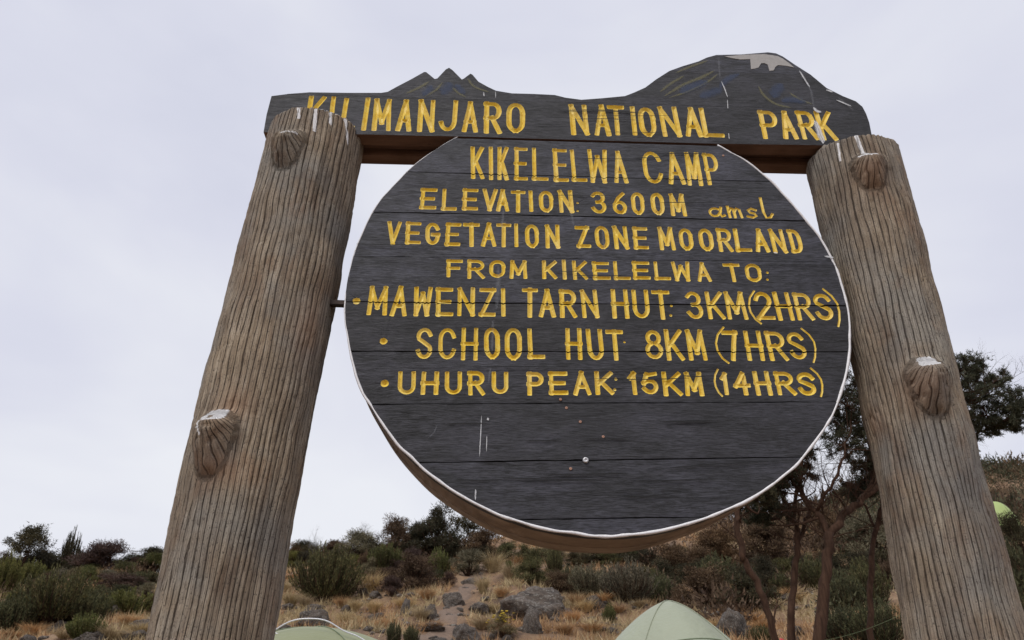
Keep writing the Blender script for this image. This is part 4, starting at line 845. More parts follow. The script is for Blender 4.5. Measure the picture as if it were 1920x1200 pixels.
D = [  # kind, px, base, top, width, leaf material, name, label, group
 ('treecrown', 30, 1085, 982, 112, 'darkleaf', 'heath_tree', 'flat-topped dark heath tree at the far left edge of the skyline', SKY),
 ('treecrown', 92, 1078, 1002, 96, 'darkleaf', 'heath_tree', 'squat dark heath tree between the flat-topped one and the pointed one on the left skyline', SKY),
 ('erica', 128, 1062, 986, 38, 'darkleaf', 'heath_tree', 'thin pointed dark heath tree standing tallest on the left skyline', SKY),
 ('bushy', 190, 1072, 1012, 112, 'purple', 'heath_shrub', 'wide greyish-brown shrub right of the pointed tree on the left skyline', SKY),
 ('bushy', 150, 1072, 1026, 60, 'darkleaf', 'heath_shrub', 'small dark shrub under the pointed tree on the left skyline', SKY),
 ('bushy', 280, 1062, 1018, 60, 'darkleaf', 'heath_shrub', 'dark shrub on the skyline just left of the left post', SKY),
 ('low', 285, 1082, 1034, 70, 'fresh', 'heath_shrub', 'yellow-green low shrub below the skyline beside the left post', SH),
 ('low', 255, 1072, 1035, 45, 'darkleaf', 'heath_shrub', 'small dark low shrub left of the yellow-green one beside the left post', SH),
 ('ericafine', 95, 1168, 1056, 165, 'erica', 'heath_shrub', 'largest dark green shrub at the lower left', SH),
 ('erica', 20, 1190, 1105, 100, 'erica', 'heath_shrub', 'dark green shrub in the lower left corner', SH),
 ('erica', 2, 1120, 1030, 70, 'fresh', 'heath_shrub', 'mid green shrub cut by the left edge below the flat-topped tree', SH),
 ('fresh', 50, 1100, 1045, 60, 'fresh', 'heath_shrub', 'small bright green shrub behind the largest dark one at lower left', SH),
 ('low', 222, 1112, 1072, 95, 'purple', 'heath_shrub', 'purple-brown mounded shrub left of the left post', SH),
 ('low', 272, 1128, 1090, 60, 'grey', 'heath_shrub', 'grey-brown shrub touching the left post below the purple one', SH),
 ('erica', 236, 1158, 1100, 110, 'fresh', 'heath_shrub', 'bright yellow-green shrub left of the left post', SH),
 ('erica', 165, 1172, 1105, 90, 'erica', 'heath_shrub', 'olive shrub between the largest dark one and the bright one at lower left', SH),
 ('erica', 158, 1196, 1146, 80, 'fresh', 'heath_shrub', 'low yellow-green tuft at the bottom left of the picture', SH),
 ('ericafine', 610, 1126, 1014, 150, 'erica', 'heath_shrub', 'biggest dark green shrub right of the left post', SH),
 ('tuss', 697, 1112, 1058, 62, 'straw', 'grass_tussock', 'tall straw-coloured grass clump right of the biggest dark shrub', None),
 ('fresh', 722, 1075, 1012, 78, 'fresh', 'heath_shrub', 'bright green plumed shrub below the dark trees at centre left', SH),
 ('bushy', 775, 1108, 1032, 105, 'brown', 'heath_shrub', 'brown-green shrub right of the straw clump', SH),
 ('erica', 822, 1085, 1024, 55, 'fresh', 'heath_shrub', 'narrow yellow-green shrub beside the foot path', SH),
 ('low', 735, 1118, 1078, 60, 'purple', 'heath_shrub', 'low dark purple-brown shrub between the straw clump and the foot path', SH),
 ('bushy', 566, 1058, 1012, 60, 'darkleaf', 'heath_shrub', 'dark shrub on the skyline just right of the left post', SKY),
 ('bare', 585, 1040, 978, 60, None, 'bare_bush', 'leafless grey twiggy bush on the skyline right of the left post', SKY),
 ('bushy', 622, 1050, 1008, 60, 'brown', 'heath_shrub', 'brown shrub behind the top of the biggest dark shrub', SKY),
 ('bare', 682, 1045, 982, 75, None, 'bare_bush', 'half-dead pale twiggy bush on the skyline left of the dark trees', SKY),
 ('bushy', 672, 1052, 992, 80, 'grey', 'heath_shrub', 'grey-brown shrub under the pale twiggy bush', SKY),
 ('bushy', 738, 1044, 962, 74, 'brown', 'heath_tree', 'round-headed brown heath tree left of the big dark one', SKY),
 ('bushy', 780, 1046, 970, 80, 'darkleaf', 'heath_tree', 'middle dark heath tree of the clump left of the disc', SKY),
 ('bushy', 822, 1046, 946, 104, 'darkleaf', 'heath_tree', 'tallest dark heath tree left below the disc', SKY),
 ('treecrown', 866, 1042, 962, 100, 'darkleaf', 'heath_tree', 'thin-leaved dark heath tree partly behind the lower left of the disc', SKY),
 ('bushy', 905, 1044, 985, 80, 'brown', 'heath_tree', 'brown heath tree behind the lower left rim of the disc', SKY),
 ('bushy', 880, 1080, 1022, 72, 'grey', 'heath_shrub', 'grey-green shrub beside the bend of the foot path', SH),
 ('tuss', 925, 1072, 1022, 70, 'straw', 'grass_tussock', 'broad straw tussock under the disc left of the green shrub', None),
 ('tuss', 958, 1088, 1042, 60, 'straw', 'grass_tussock', 'straw tussock right of the broad one under the disc', None),
 ('tuss', 905, 1112, 1064, 42, 'straw', 'grass_tussock', 'upright straw tussock at the right edge of the foot path', None),
 ('low', 955, 1074, 1050, 26, 'fresh', 'heath_shrub', 'tiny bright green shrub among the straw tussocks', SH),
 ('bushy', 1003, 1102, 1026, 80, 'erica', 'heath_shrub', 'dark green shrub with bare stems under the left half of the disc', SH),
 ('erica', 1042, 1078, 1020, 40, 'erica', 'heath_shrub', 'small upright green shrub right of the bare-stemmed one', SH),
 ('low', 1045, 1110, 1066, 58, 'brown', 'heath_shrub', 'tan-topped shrub above the big boulder', SH),
 ('ericafine', 1105, 1122, 1052, 115, 'grey', 'heath_shrub', 'left half of the pale grey-green shrub pair below the disc', SH),
 ('ericafine', 1180, 1128, 1042, 120, 'grey', 'heath_shrub', 'right, taller one of the pale grey-green shrub pair below the disc', SH),
 ('low', 1130, 1058, 1020, 120, 'darkleaf', 'heath_shrub', 'dark shrub directly under the lowest point of the disc', SH),
 ('erica', 1235, 1138, 1065, 66, 'erica', 'heath_shrub', 'dark green upright shrub left of the pale green tent top', SH),
 ('erica', 1143, 1168, 1128, 30, 'fresh', 'grass_tussock', 'small green tuft left of the tent with the pale green dome', None),
 ('erica', 738, 1206, 1160, 34, 'erica', 'grass_tussock', 'left small green tuft at the bottom edge right of the olive tent', None),
 ('erica', 772, 1206, 1168, 36, 'erica', 'grass_tussock', 'right small green tuft at the bottom edge right of the olive tent', None),
 ('bushy', 1325, 1142, 1052, 115, 'brown', 'heath_shrub', 'reddish-brown thicket shrub right behind the pale green tent', SH),
 ('bushy', 1265, 1085, 1012, 90, 'brown', 'heath_shrub', 'brown shrub under the right part of the disc edge', SH),
 ('bushy', 1400, 1150, 1060, 120, 'darkleaf', 'heath_shrub', 'dark thicket shrub behind the slanting thin tree', SH),
 ('bushy', 1350, 1075, 985, 130, 'brown', 'heath_shrub', 'tall brown shrub behind the slanting thin tree under the disc', SH),
 ('erica', 1352, 1100, 1040, 50, 'erica', 'heath_shrub', 'green shrub between the bare bush and the slanting thin tree', SH),
 ('bushy', 1450, 1062, 965, 130, 'brown', 'heath_shrub', 'tall brown-green shrub on the slope left of the main tree', SH),
 ('bushy', 1440, 1110, 1040, 70, 'darkleaf', 'heath_shrub', 'dark shrub right of the slanting thin tree', SH),
 ('bare', 1308, 1090, 1008, 80, None, 'bare_bush', 'leafless dark bush under the right of the disc above the tent', None),
 ('erica', 1590, 1150, 1060, 85, 'erica', 'heath_shrub', 'olive shrub right of the main tree trunk', SH),
 ('erica', 1640, 1140, 1040, 90, 'erica', 'heath_shrub', 'dark olive shrub beside the right post', SH),
 ('fresh', 1580, 1206, 1128, 90, 'erica', 'heath_shrub', 'bushy green shrub at the foot of the main tree', SH),
 ('ericafine', 1650, 1212, 1115, 130, 'erica', 'heath_shrub', 'big olive shrub low beside the right post', SH),
 ('erica', 1516, 1092, 1068, 34, 'fresh', 'heath_shrub', 'small light green shrub seen between the main trunks', SH),
 ('erica', 1430, 1208, 1168, 60, 'erica', 'grass_tussock', 'dark green tuft right of the pointed boulder', None),
 ('bushy', 1560, 1040, 950, 110, 'brown', 'heath_shrub', 'brown shrub on the slope seen through the main tree fork', SH),
 ('bushy', 1640, 1060, 960, 120, 'grey', 'heath_shrub', 'grey-brown shrub on the slope left of the right post', SH),
 ('bushy', 1625, 1092, 1030, 80, 'darkleaf', 'heath_shrub', 'dark shrub behind the thin curved trunk near the right post', SH),
 ('ericafine', 1905, 1210, 1030, 130, 'erica', 'heath_shrub', 'dark green shrub in the lower right corner beyond the right post', SH),
 ('erica', 1898, 1110, 992, 100, 'erica', 'heath_shrub', 'dark olive shrub right of the lime tent', SH),
 ('bushy', 1925, 1060, 955, 70, 'darkleaf', 'heath_shrub', 'dark shrub at the right edge above the corner shrub', SH),
 ('low', 350, 1190, 1150, 90, 'brown', 'heath_shrub', None, None),
 ('bushy', 500, 1080, 1030, 80, 'brown', 'heath_shrub', None, None),
]
for d in D:
    if d[7] is None: continue
    plant(*d[:5], d[5] or 'brown', d[6], d[7], {'heath_shrub': 'shrub', 'heath_tree': 'tree', 'bare_bush': 'bush', 'grass_tussock': 'grass tuft'}[d[6]], d[8], stemm='twig' if d[0] == 'bare' else 'bark',
          below=.05, parts=('foliage', 'stems') if d[6] != 'heath_tree' else ('crown', 'trunk'))
# straw tussocks scattered over the slope
r = random.Random(5); G1 = 'dry tussocks scattered over the stony slope'
spots = [(60, 1190), (200, 1090), (225, 1075), (170, 1085), (262, 1190), (240, 1175), (530, 1110), (545, 1135), (570, 1140), (640, 1140), (665, 1148), (700, 1150), (760, 1140), (800, 1125), (650, 1175), (720, 1180), (790, 1165), (810, 1185), (905, 1180), (925, 1150), (950, 1195), (1075, 1170), (1100, 1150), (1110, 1185), (1130, 1130), (1160, 1150), (1200, 1140), (1060, 1190), (840, 1075), (975, 1060), (985, 1095), (915, 1040), (1005, 1045), (1430, 1185), (1410, 1170), (1500, 1075), (1510, 1060), (1480, 1120), (1500, 1130), (1475, 1105), (1345, 1190), (890, 1055), (940, 1120), (20, 1200), (120, 1198), (205, 1200), (1530, 1105), (1080, 1135), (545, 1090), (560, 1100)]
def where(x, y):
    a = 'far left of the left post' if x < 150 else 'just left of the left post' if x < 330 else 'above the olive tent' if x < 700 else 'left of the path' if x < 860 else 'right of the path' if x < 1000 else 'left of the sage tent' if x < 1240 else 'among the slanting trees'
    return a + (', near the bottom edge' if y > 1170 else ', high on the slope' if y < 1120 else ', midway up the slope')
for k, (x, y) in enumerate(spots):
    s = 1+(y-1040)/160
    cm = r.choice(['straw', 'orange', 'orange'])
    plant('tuss', x, y, y-r.uniform(14, 24)*s*.9, r.uniform(32, 55)*s*.8, cm, 'grass_tussock', ('pale straw' if cm == 'straw' else 'orange-brown')+' grass tussock '+where(x, y), 'grass tuft', G1)
rf = random.Random(77)
COLN = {'darkleaf': 'dark', 'brown': 'brown', 'grey': 'grey-green', 'erica': 'olive', 'purple': 'purple-brown', 'fresh': 'light green'}
def fill(n, xr, yr, hr, wr, mats_, kinds, what):
    for k in range(n):
        x = xr[0]+(xr[1]-xr[0])*(k+rf.uniform(.1, .9))/n; y = rf.uniform(*yr); lm = rf.choice(mats_); hh = rf.uniform(*hr)
        plant(rf.choice(kinds), x, y, y-hh, rf.uniform(*wr), lm, 'heath_shrub', ('tall ' if hh > (hr[0]+hr[1])/2 else 'low ')+COLN[lm]+' shrub '+what, 'shrub', 'filler shrubs '+what, below=.05)
fill(17, (530, 960), (1044, 1052), (26, 46), (36, 62), ['darkleaf', 'brown', 'brown', 'darkleaf', 'grey'], ['bushy', 'bushy', 'erica'], 'in the skyline row left of the disc bottom')
fill(13, (530, 850), (1058, 1074), (24, 44), (36, 58), ['brown', 'erica', 'darkleaf', 'fresh', 'purple'], ['bushy', 'erica', 'low'], 'in the second row above the olive tent')
fill(10, (640, 850), (1078, 1100), (20, 36), (32, 50), ['brown', 'erica', 'purple', 'grey'], ['bushy', 'low', 'erica'], 'in the front row left of the path')
fill(14, (-10, 320), (1064, 1076), (20, 36), (36, 60), ['darkleaf', 'brown', 'purple', 'erica'], ['bushy', 'low'], 'in the skyline row left of the left post')
fill(12, (-10, 320), (1085, 1110), (24, 40), (40, 66), ['brown', 'erica', 'fresh', 'grey'], ['erica', 'low', 'bushy'], 'halfway down the slope at far left')
fill(9, (-10, 300), (1125, 1160), (26, 44), (44, 74), ['erica', 'brown', 'erica', 'fresh'], ['erica', 'bushy'], 'on the near slope at far left')
fill(10, (940, 1240), (1050, 1075), (24, 42), (36, 60), ['brown', 'grey', 'erica', 'darkleaf'], ['bushy', 'erica', 'low'], 'in the row just under the disc')
fill(7, (1060, 1250), (1100, 1126), (30, 52), (44, 66), ['grey', 'brown', 'erica'], ['ericafine', 'bushy'], 'beside the grey-green pair under the disc')
fill(14, (1240, 1560), (1075, 1125), (40, 75), (50, 90), ['brown', 'darkleaf', 'brown', 'erica'], ['bushy', 'bushy', 'erica'], 'in the thicket behind the slanting tree')
fill(9, (1560, 1920), (1060, 1120), (44, 80), (60, 100), ['darkleaf', 'erica', 'brown'], ['bushy', 'erica'], 'in the thicket around the right post')
# yellow flowering bush
e = plant('low', 940, 1196, 1150, 52, 'grey', 'flowering_bush', 'small bush with yellow flower heads below the big boulder', 'bush', None)
rr = np.random.default_rng(8); fv = []; ff = []; o_ = 0
for k in range(44):
    a, q, h = rr.uniform(0, 6.28), rr.uniform(0, .62), rr.uniform(.6, 1.2); c = np.array([math.cos(a)*q, math.sin(a)*q, h*(1.0-q*.35)])
    for j in range(7):
        b = 6.283*j/7; t = c+[.055*math.cos(b), .055*math.sin(b), rr.uniform(-.02, .03)]; u = c+[.055*math.cos(b+.7), .055*math.sin(b+.7), .0]; fv += [c+[0, 0, .03], t, u]; ff.append([o_, o_+1, o_+2]); o_ += 3
link('flower_heads', mesh('flower_heads', np.array(fv), np.array(ff)), M['yflower'], e)['kind'] = 'stuff'
# ------------------------------------------------------------ far hillside scrub: one mass
r = np.random.default_rng(21)
LG = gp(1852, 992)
def scrub(n, xr, yr, hr, seed, m, name, label, dens=None, per=(60, 95), minx=None):
    r = np.random.default_rng(seed); Ls = []
    P = np.stack([r.uniform(*xr, n), r.uniform(*yr, n)], 1)
    if dens is not None: P = P[dens(P[:, 0], P[:, 1]) > r.uniform(0, 1, len(P))]
    cl = (np.abs(P[:, 0]-LG.x*P[:, 1]/LG.y) < 2.4)*(P[:, 1] < LG.y+2)*(P[:, 1] > LG.y-16) if True else None; P = P[~(cl > 0)]
    for x, y in P:
        h = r.uniform(*hr)*(.6+.8*float(vn(x*.12, y*.12, 33))); q = int(r.integers(*per)); z = float(H(x, y))
        p = nrm(r.normal(size=(q, 3))); p[:, 2] = np.abs(p[:, 2]); c = p*r.uniform(.5, 1.05, (q, 1))*[h*.75, h*.75, h*.9]*(1+.35*(vn(p[:, 0]*3+x, p[:, 1]*3+y, 4)[:, None]-.5))
        v, f = blades(c+[x, y, z], nrm(p+[0, 0, .6]+r.normal(size=(q, 3))*.6), r.uniform(.12, .30, q)*h*.9, r.uniform(.05, .10, q)*h*.9, r); Ls.append((v, f))
    o = link(name, mk(name, join(Ls)), M[m]); tag(o, label, 'scrub', None, 'stuff'); return o
onhill = lambda x, y: (x > y*.30+2)*1.0
scrub(1300, (10, 95), (47, 112), (1.1, 2.6), 31, 'brown', 'hillside_scrub', 'brown scrub covering the hill on the right horizon', onhill)
scrub(2600, (8, 95), (46, 110), (1.0, 2.4), 32, 'treeleaf', 'hillside_scrub', 'dark olive scrub mixed over the hill on the right horizon', onhill)
scrub(700, (4, 34), (20, 50), (.5, 1.3), 33, 'brown', 'slope_scrub', 'brown undergrowth on the slope under and right of the disc', lambda x, y: (x > y*.16+.5)*(vn(x*.5, y*.5, 3) > .42)*(y > 17)*1.0, (80, 130))
scrub(420, (6, 34), (15, 46), (.5, 1.1), 34, 'erica', 'slope_scrub', 'olive undergrowth between the main tree and the right edge', lambda x, y: (x > y*.40)*1.0, (90, 140))
scrub(240, (-40, -3), (24, 50), (.4, 1.0), 35, 'brown', 'slope_scrub', 'low brown-green scrub scattered over the left slope', lambda x, y: (vn(x*.4, y*.4, 8) > .55)*(np.abs(x) > y*.10)*1.0, (80, 120))
# dry grass mat: one mass
n = 15000; yy = 10.5+36*r.uniform(0, 1, n)**1.25; xx = yy*r.uniform(-.82, .86, n)
dm = vn(xx*.7, yy*.7, 12)*.6+vn(xx*2.2, yy*2.2, 13)*.4
pd = np.min(np.hypot(xx[:, None]-PATH[None, :, 0], yy[:, None]-PATH[None, :, 1]), 1)
k = (dm > .40)*(pd > .62) > 0; xx, yy = xx[k], yy[k]; n = len(xx)
for idx, (mname, sel) in enumerate((('orange', vn(xx*.5, yy*.5, 40) < .5), ('straw', vn(xx*.5, yy*.5, 40) >= .5))):
    x, y = xx[sel], yy[sel]; q = 13; bx = np.repeat(x, q)+r.normal(size=len(x)*q)*.085; by = np.repeat(y, q)+r.normal(size=len(x)*q)*.085
    b = np.stack([bx, by, H(bx, by)-.01], 1); d = nrm(r.normal(size=b.shape)*.55+[0, 0, 1.0]); sc = np.repeat(r.uniform(.6, 1.4, len(x)), q)*(1+y.repeat(q)/60)
    o = link('dry_grass', mk('dry_grass', blades(b, d, r.uniform(.08, .24, len(b))*sc, .011*sc*(1+y.repeat(q)/30), r)), M[mname])
    tag(o, ('orange-brown' if mname == 'orange' else 'pale straw')+' dry grass growing in patches over the slope', 'grass', None, 'stuff')
# ------------------------------------------------------------ rocks
def rockmesh(seed, sub=3):
    import bmesh
    bm = bmesh.new(); bmesh.ops.create_icosphere(bm, subdivisions=sub+1, radius=1); rr = random.Random(seed)
    cuts = [(Vector((rr.gauss(0, 1), rr.gauss(0, 1), rr.gauss(.2, .8))).normalized(), rr.uniform(.62, .92)) for _ in range(11)]
    from mathutils import noise as mn
    for v in bm.verts:
        p = v.co.copy()
        for c, d in cuts:
            t = p.dot(c)
            if t > d: p -= c*(t-d)*.96
        p *= 1+.22*mn.noise(p*1.7+Vector((seed, 0, 0)))+.12*mn.noise(p*4+Vector((seed, 3, 0)))+.07*mn.noise(p*9+Vector((seed, 3, 5))); v.co = p
    me = bpy.data.meshes.new('boulder'); bm.to_mesh(me); bm.free(); me.polygons.foreach_set('use_smooth', [True]*len(me.polygons)); me.materials.append(M['rock']); return me
RM = [rockmesh(k) for k in range(5)]
def rock(px, py, top, wpx, label, k, group=None, deep=.25):
    p = gp(px, py); cdp = camdepth(p); h = (py-top)*cdp/FPX; wd = wpx*cdp/FPX
    o = link('boulder', RM[k % 5]); o.location = p+Vector((0, wd*.15, h*.30)); o.scale = (wd/1.75, wd/2.0, h*.85); o.rotation_euler = (0, 0, k*1.7)
    tag(o, label, 'rock', group); return o
rock(1012, 1160, 1110, 142, 'largest grey lichened boulder on the slope below the disc', 0)
rock(997, 1188, 1148, 46, 'brown upright rock in front of the largest boulder', 1)
rock(848, 1138, 1114, 40, 'dark rounded rock on the foot path', 2)
rock(870, 1206, 1178, 60, 'smooth brown boulder cut by the bottom edge below the foot path', 3)
rock(1376, 1204, 1152, 68, 'pointed grey boulder right of the pale green tent', 4)
rock(586, 1176, 1148, 56, 'black rock behind the olive tent', 2)
rock(1118, 1138, 1120, 44, 'small grey rock right of the largest boulder', 3)
rock(896, 1150, 1132, 40, 'dark rock between the foot path and the largest boulder', 4)
rock(760, 1152, 1128, 24, 'small dark rock left of the foot path', 1)
rock(808, 1160, 1138, 26, 'small upright rock beside the left edge of the foot path', 0)
rock(208, 1160, 1138, 42, 'grey rock below the bright yellow-green shrub on the left', 1)
rock(268, 1182, 1164, 44, 'dark flat rock beside the left post near the bottom', 2)
rock(110, 1182, 1168, 30, 'small grey rock under the largest dark shrub on the left', 3)
rock(168, 1206, 1188, 44, 'pale rock at the bottom edge on the left', 4)
rock(8, 1186, 1166, 26, 'grey rock at the left edge near the bottom', 0)
rock(810, 1182, 1170, 60, 'flat brown rock left of the foot path near the bottom', 1)
rr = random.Random(9)
for k in range(90):
    a = rr.choice([(520, 900), (520, 900), (880, 1230), (0, 280), (1380, 1560)]); x, y = rr.uniform(*a), rr.uniform(1085, 1215); s = rr.uniform(5, 17)*(1+(y-1085)/260)
    rock(x, y, y-s*.6, s*1.5, ('small' if s < 14 else 'larger')+' grey-brown stone '+where(x, y), k, 'loose stones on the slope')
r = np.random.default_rng(91); n = 2600; yy = r.uniform(11, 34, n); xx = yy*r.uniform(-.75, .5, n); kk = vn(xx*.6, yy*.6, 70) > .45; xx, yy = xx[kk], yy[kk]; n = len(xx)
t_ = (1+5**.5)/2; ico = nrm(np.array([(-1, t_, 0), (1, t_, 0), (-1, -t_, 0), (1, -t_, 0), (0, -1, t_), (0, 1, t_), (0, -1, -t_), (0, 1, -t_), (t_, 0, -1), (t_, 0, 1), (-t_, 0, -1), (-t_, 0, 1)]))
icf = np.array([(0, 11, 5), (0, 5, 1), (0, 1, 7), (0, 7, 10), (0, 10, 11), (1, 5, 9), (5, 11, 4), (11, 10, 2), (10, 7, 6), (7, 1, 8), (3, 9, 4), (3, 4, 2), (3, 2, 6), (3, 6, 8), (3, 8, 9), (4, 9, 5), (2, 4, 11), (6, 2, 10), (8, 6, 7), (9, 8, 1)])
sz = r.uniform(.025, .11, n)**1.0; V = ico[None]*(1+r.normal(size=(n, 12, 1))*.16)*sz[:, None, None]*[1.2, 1, .7]+np.stack([xx, yy, H(xx, yy)+sz*.2], 1)[:, None]
o = link('rubble', mesh('rubble', V.reshape(-1, 3), (icf[None]+np.arange(n)[:, None, None]*12).reshape(-1, 3)), M['rock']); tag(o, 'loose brown-grey rubble strewn between the dry grass tufts', 'rubble', None, 'stuff')
# ------------------------------------------------------------ main tree and its neighbours
def tree(name, label, limbs, clumps, Yc, leafm='darkleaf', seed=1, group='heath trees around the right post', density=150, bare=8, twigcol='bark'):
    """limbs: list of [(px, py, dY), ...], start radius, end radius; clumps: (px, py, dY, radius px)"""
    p0 = limbs[0][0][0]; base = at(p0[0], p0[1], Yc); gz = float(H(base.x, base.y))
    e = bpy.data.objects.new(name, None); COL.objects.link(e); e.location = (base.x, base.y, gz); tag(e, label, 'tree', group)
    inv = Vector((base.x, base.y, gz)); LP = []; rs = np.random.default_rng(seed); first = True
    for pts, r0, r1 in limbs:
        W = [at(x, y, Yc+d) for x, y, d in pts]
        if first: W[0].z = gz-.15
        C = spline(W, 6); n = len(C)
        C = [c+Vector(rs.normal(size=3)*.012) for k, c in enumerate(C)]
        rad = [(r0+(r1-r0)*k/(n-1))*(1+.14*(float(vn(k*.7, seed, 3))-.5)) for k in range(n)]
        v, f = tube([c-inv for c in C], rad, 10)
        link('trunk' if first else 'branch', mesh('trunk' if first else 'branch', v, f, True), M[twigcol], e); first = False
        LP += [(c, r_) for c, r_ in zip(C, rad)]
    LPa = np.array([tuple(c) for c, _ in LP]); LR = np.array([r_ for _, r_ in LP]); tw = []; B = []; Dd = []
    for k in range(bare):
        j = rs.integers(14, len(LP)); c = LPa[j]; d0 = nrm(rs.normal(size=3)*[1, .8, .4]+[0, 0, .9]); tw += twigs(int(rs.integers(1e6)), c, d0, rs.uniform(.28, .6), min(.011, LR[j]*.5), 3, .55, 2, .35, .05)
    for cx, cy, dY, rpx in clumps:
        c = np.array(at(cx, cy, Yc+dY)); R_ = rpx*camdepth(c)/FPX
        j = np.argmin(((LPa-c)**2).sum(1)+ (LPa[:, 2] > c[2]-.05)*.6); a = LPa[j]
        mid = (a+c)/2+rs.normal(size=3)*.10+[0, 0, -.06]; r0 = max(.010, min(LR[j]*.6, .030)); pr_ = a
        for u in (.25, .5, .75, 1.0):
            q = (1-u)**2*a+2*u*(1-u)*mid+u*u*c; tw.append(stick(pr_, q, r0*(1.25-u), r0*(1.05-u*.8), 4)); pr_ = q
        for s in range(11):
            e1 = c+nrm(rs.normal(size=3)+[0, 0, .35])*R_*rs.uniform(.5, 1.35)*[1.1, 1, .75]; m1 = c+(e1-c)*.5+rs.normal(size=3)*R_*.10
            tw.append(stick(a+(c-a)*rs.uniform(.55, 1), m1, .009, .006)); tw.append(stick(m1, e1, .006, .003))
            for t in range(4):
                e2 = m1+(e1-m1)*rs.uniform(.1, 1)+rs.normal(size=3)*R_*.28; tw.append(stick(m1+(e1-m1)*rs.uniform(0, .8), e2, .004, .002))
                nt_ = int(density/36*rs.uniform(.5, 1.5)); 
                if nt_ > 0:
                    for (pa, pb) in ((m1, e1), (e1, e2)):
                        u = rs.uniform(.2, 1.08, (nt_, 1)); cc = pa+(pb-pa)*u+rs.normal(size=(nt_, 3))*R_*.055
                        bb = np.repeat(cc, 11, 0); B.append(bb+rs.normal(size=bb.shape)*.012); Dd.append(nrm(np.repeat(nrm(pb-pa+1e-6)[None]+[0, 0, .5], len(bb), 0)*.55+rs.normal(size=bb.shape)*.75))
    v, f = join(tw); link('twigs', mesh('twigs', v-np.array(inv), f), M[twigcol], e)
    if B:
        B = np.vstack(B); Dd = np.vstack(Dd); n = len(B); v, f = blades(B-np.array(inv), Dd, rs.uniform(.025, .055, n), rs.uniform(.006, .011, n), rs); link('crown', mesh('crown', v, f), M[leafm], e)
    return e
rs = random.Random(4)
crownR = [(1800, 690, 0, 34), (1830, 715, .4, 38), (1862, 738, -.2, 34), (1895, 752, .3, 30), (1815, 745, .6, 38), (1850, 775, 0, 36), (1885, 790, .2, 30), (1912, 775, -.2, 26), (1800, 790, .5, 34), (1838, 805, .2, 26), (1905, 765, 0, 26), (1790, 730, -.3, 36), (1770, 700, 0, 34), (1825, 690, .2, 24), (1868, 712, .3, 24), (1876, 800, .2, 22), (1740, 690, .3, 40), (1755, 745, .3, 40), (1720, 720, .5, 40)]
crownC = [(1640, 740, .2, 44), (1600, 790, .4, 44), (1625, 830, .6, 44), (1590, 760, -.2, 38), (1655, 800, 0, 44), (1605, 720, .3, 40), (1570, 800, .5, 34), (1660, 860, .3, 40), (1560, 770, .2, 30), (1585, 835, 0, 32), (1620, 870, .3, 30), (1560, 700, .3, 44), (1600, 660, .3, 44), (1660, 690, .2, 48), (1700, 760, .4, 40)]
crownL = [(1480, 890, 0, 30), (1455, 915, .4, 26), (1430, 945, .2, 26), (1470, 960, .5, 24), (1490, 845, .2, 34), (1440, 890, .3, 30), (1610, 925, .5, 26), (1640, 905, .4, 26), (1400, 935, .5, 26), (1420, 975, .4, 22)]
hidden = [(1450, 800, .3, 60), (1500, 740, .2, 60), (1400, 850, .6, 60), (1520, 650, .5, 60), (1350, 900, .8, 50), (1440, 720, -.4, 60), (1560, 620, -.4, 60), (1380, 780, -.2, 60), (1300, 860, .4, 55), (1470, 640, .0, 60), (1700, 800, -.6, 50), (1340, 800, .2, 50)]  # unseen crown clumps behind disc and post, added to shade the thicket
tree('heath_tree', 'large dark heath tree forking behind the disc, its crown showing right of the right post',
     [([(1532, 1330, 0), (1538, 1180, 0), (1552, 1060, 0), (1556, 1000, 0)], .078, .052), ([(1556, 1005, 0), (1535, 965, .1), (1505, 925, .2), (1500, 870, .1), (1530, 800, .0), (1560, 720, .1), (1580, 670, .2)], .042, .014),
      ([(1556, 1008, 0), (1590, 960, .1), (1630, 925, .2), (1680, 880, .3), (1740, 810, .2), (1790, 750, .1), (1850, 730, .1)], .050, .016), ([(1505, 920, .2), (1470, 890, .4), (1440, 900, .5), (1410, 930, .6)], .022, .008),
      ([(1630, 925, .2), (1635, 860, .4), (1620, 790, .3), (1630, 720, .2)], .024, .008), ([(1530, 960, .1), (1570, 890, -.2), (1590, 820, -.1), (1600, 760, 0)], .022, .008), ([(1680, 880, .3), (1760, 850, .4), (1830, 815, .3), (1890, 795, .3)], .024, .008)],
     crownR+crownC+crownL+hidden, 9.0, 'treeleaf', 5, density=125, bare=95)
tree('heath_tree', 'thin upright tree just left of the main forked trunk',
     [([(1476, 1330, 0), (1484, 1180, 0), (1490, 1080, 0), (1494, 1010, 0), (1488, 960, 0), (1500, 900, .1)], .052, .022), ([(1494, 1020, 0), (1515, 975, .1), (1522, 940, .2)], .03, .014), ([(1488, 960, 0), (1462, 925, .1), (1455, 880, .2)], .024, .010)],
     [(1470, 880, .2, 30), (1505, 885, .2, 26), (1450, 915, .2, 28), (1500, 850, .1, 26)], 9.4, 'darkleaf', 6, density=130)
tree('heath_tree', 'slender curved dark trunk close to the left side of the right post',
     [([(1628, 1330, 0), (1632, 1180, 0), (1634, 1080, 0), (1644, 990, 0), (1656, 930, 0), (1650, 880, .1)], .045, .022), ([(1644, 990, 0), (1622, 950, .1), (1600, 930, .2)], .02, .010)],
     [(1640, 900, .2, 34), (1610, 925, .2, 26), (1665, 860, .2, 34)], 9.8, 'darkleaf', 7, density=130)
tree('heath_tree', 'thin reddish trunk slanting down to the right behind the pale green tent',
     [([(1478, 1330, 0), (1450, 1185, 0), (1412, 1080, 0), (1388, 1030, 0), (1382, 960, 0), (1390, 930, .1)], .040, .034), ([(1450, 1170, 0), (1456, 1130, .1), (1452, 1110, .1)], .012, .005)],
     [(1390, 945, .2, 26), (1420, 935, .2, 26)], 8.8, 'darkleaf', 8, density=90)
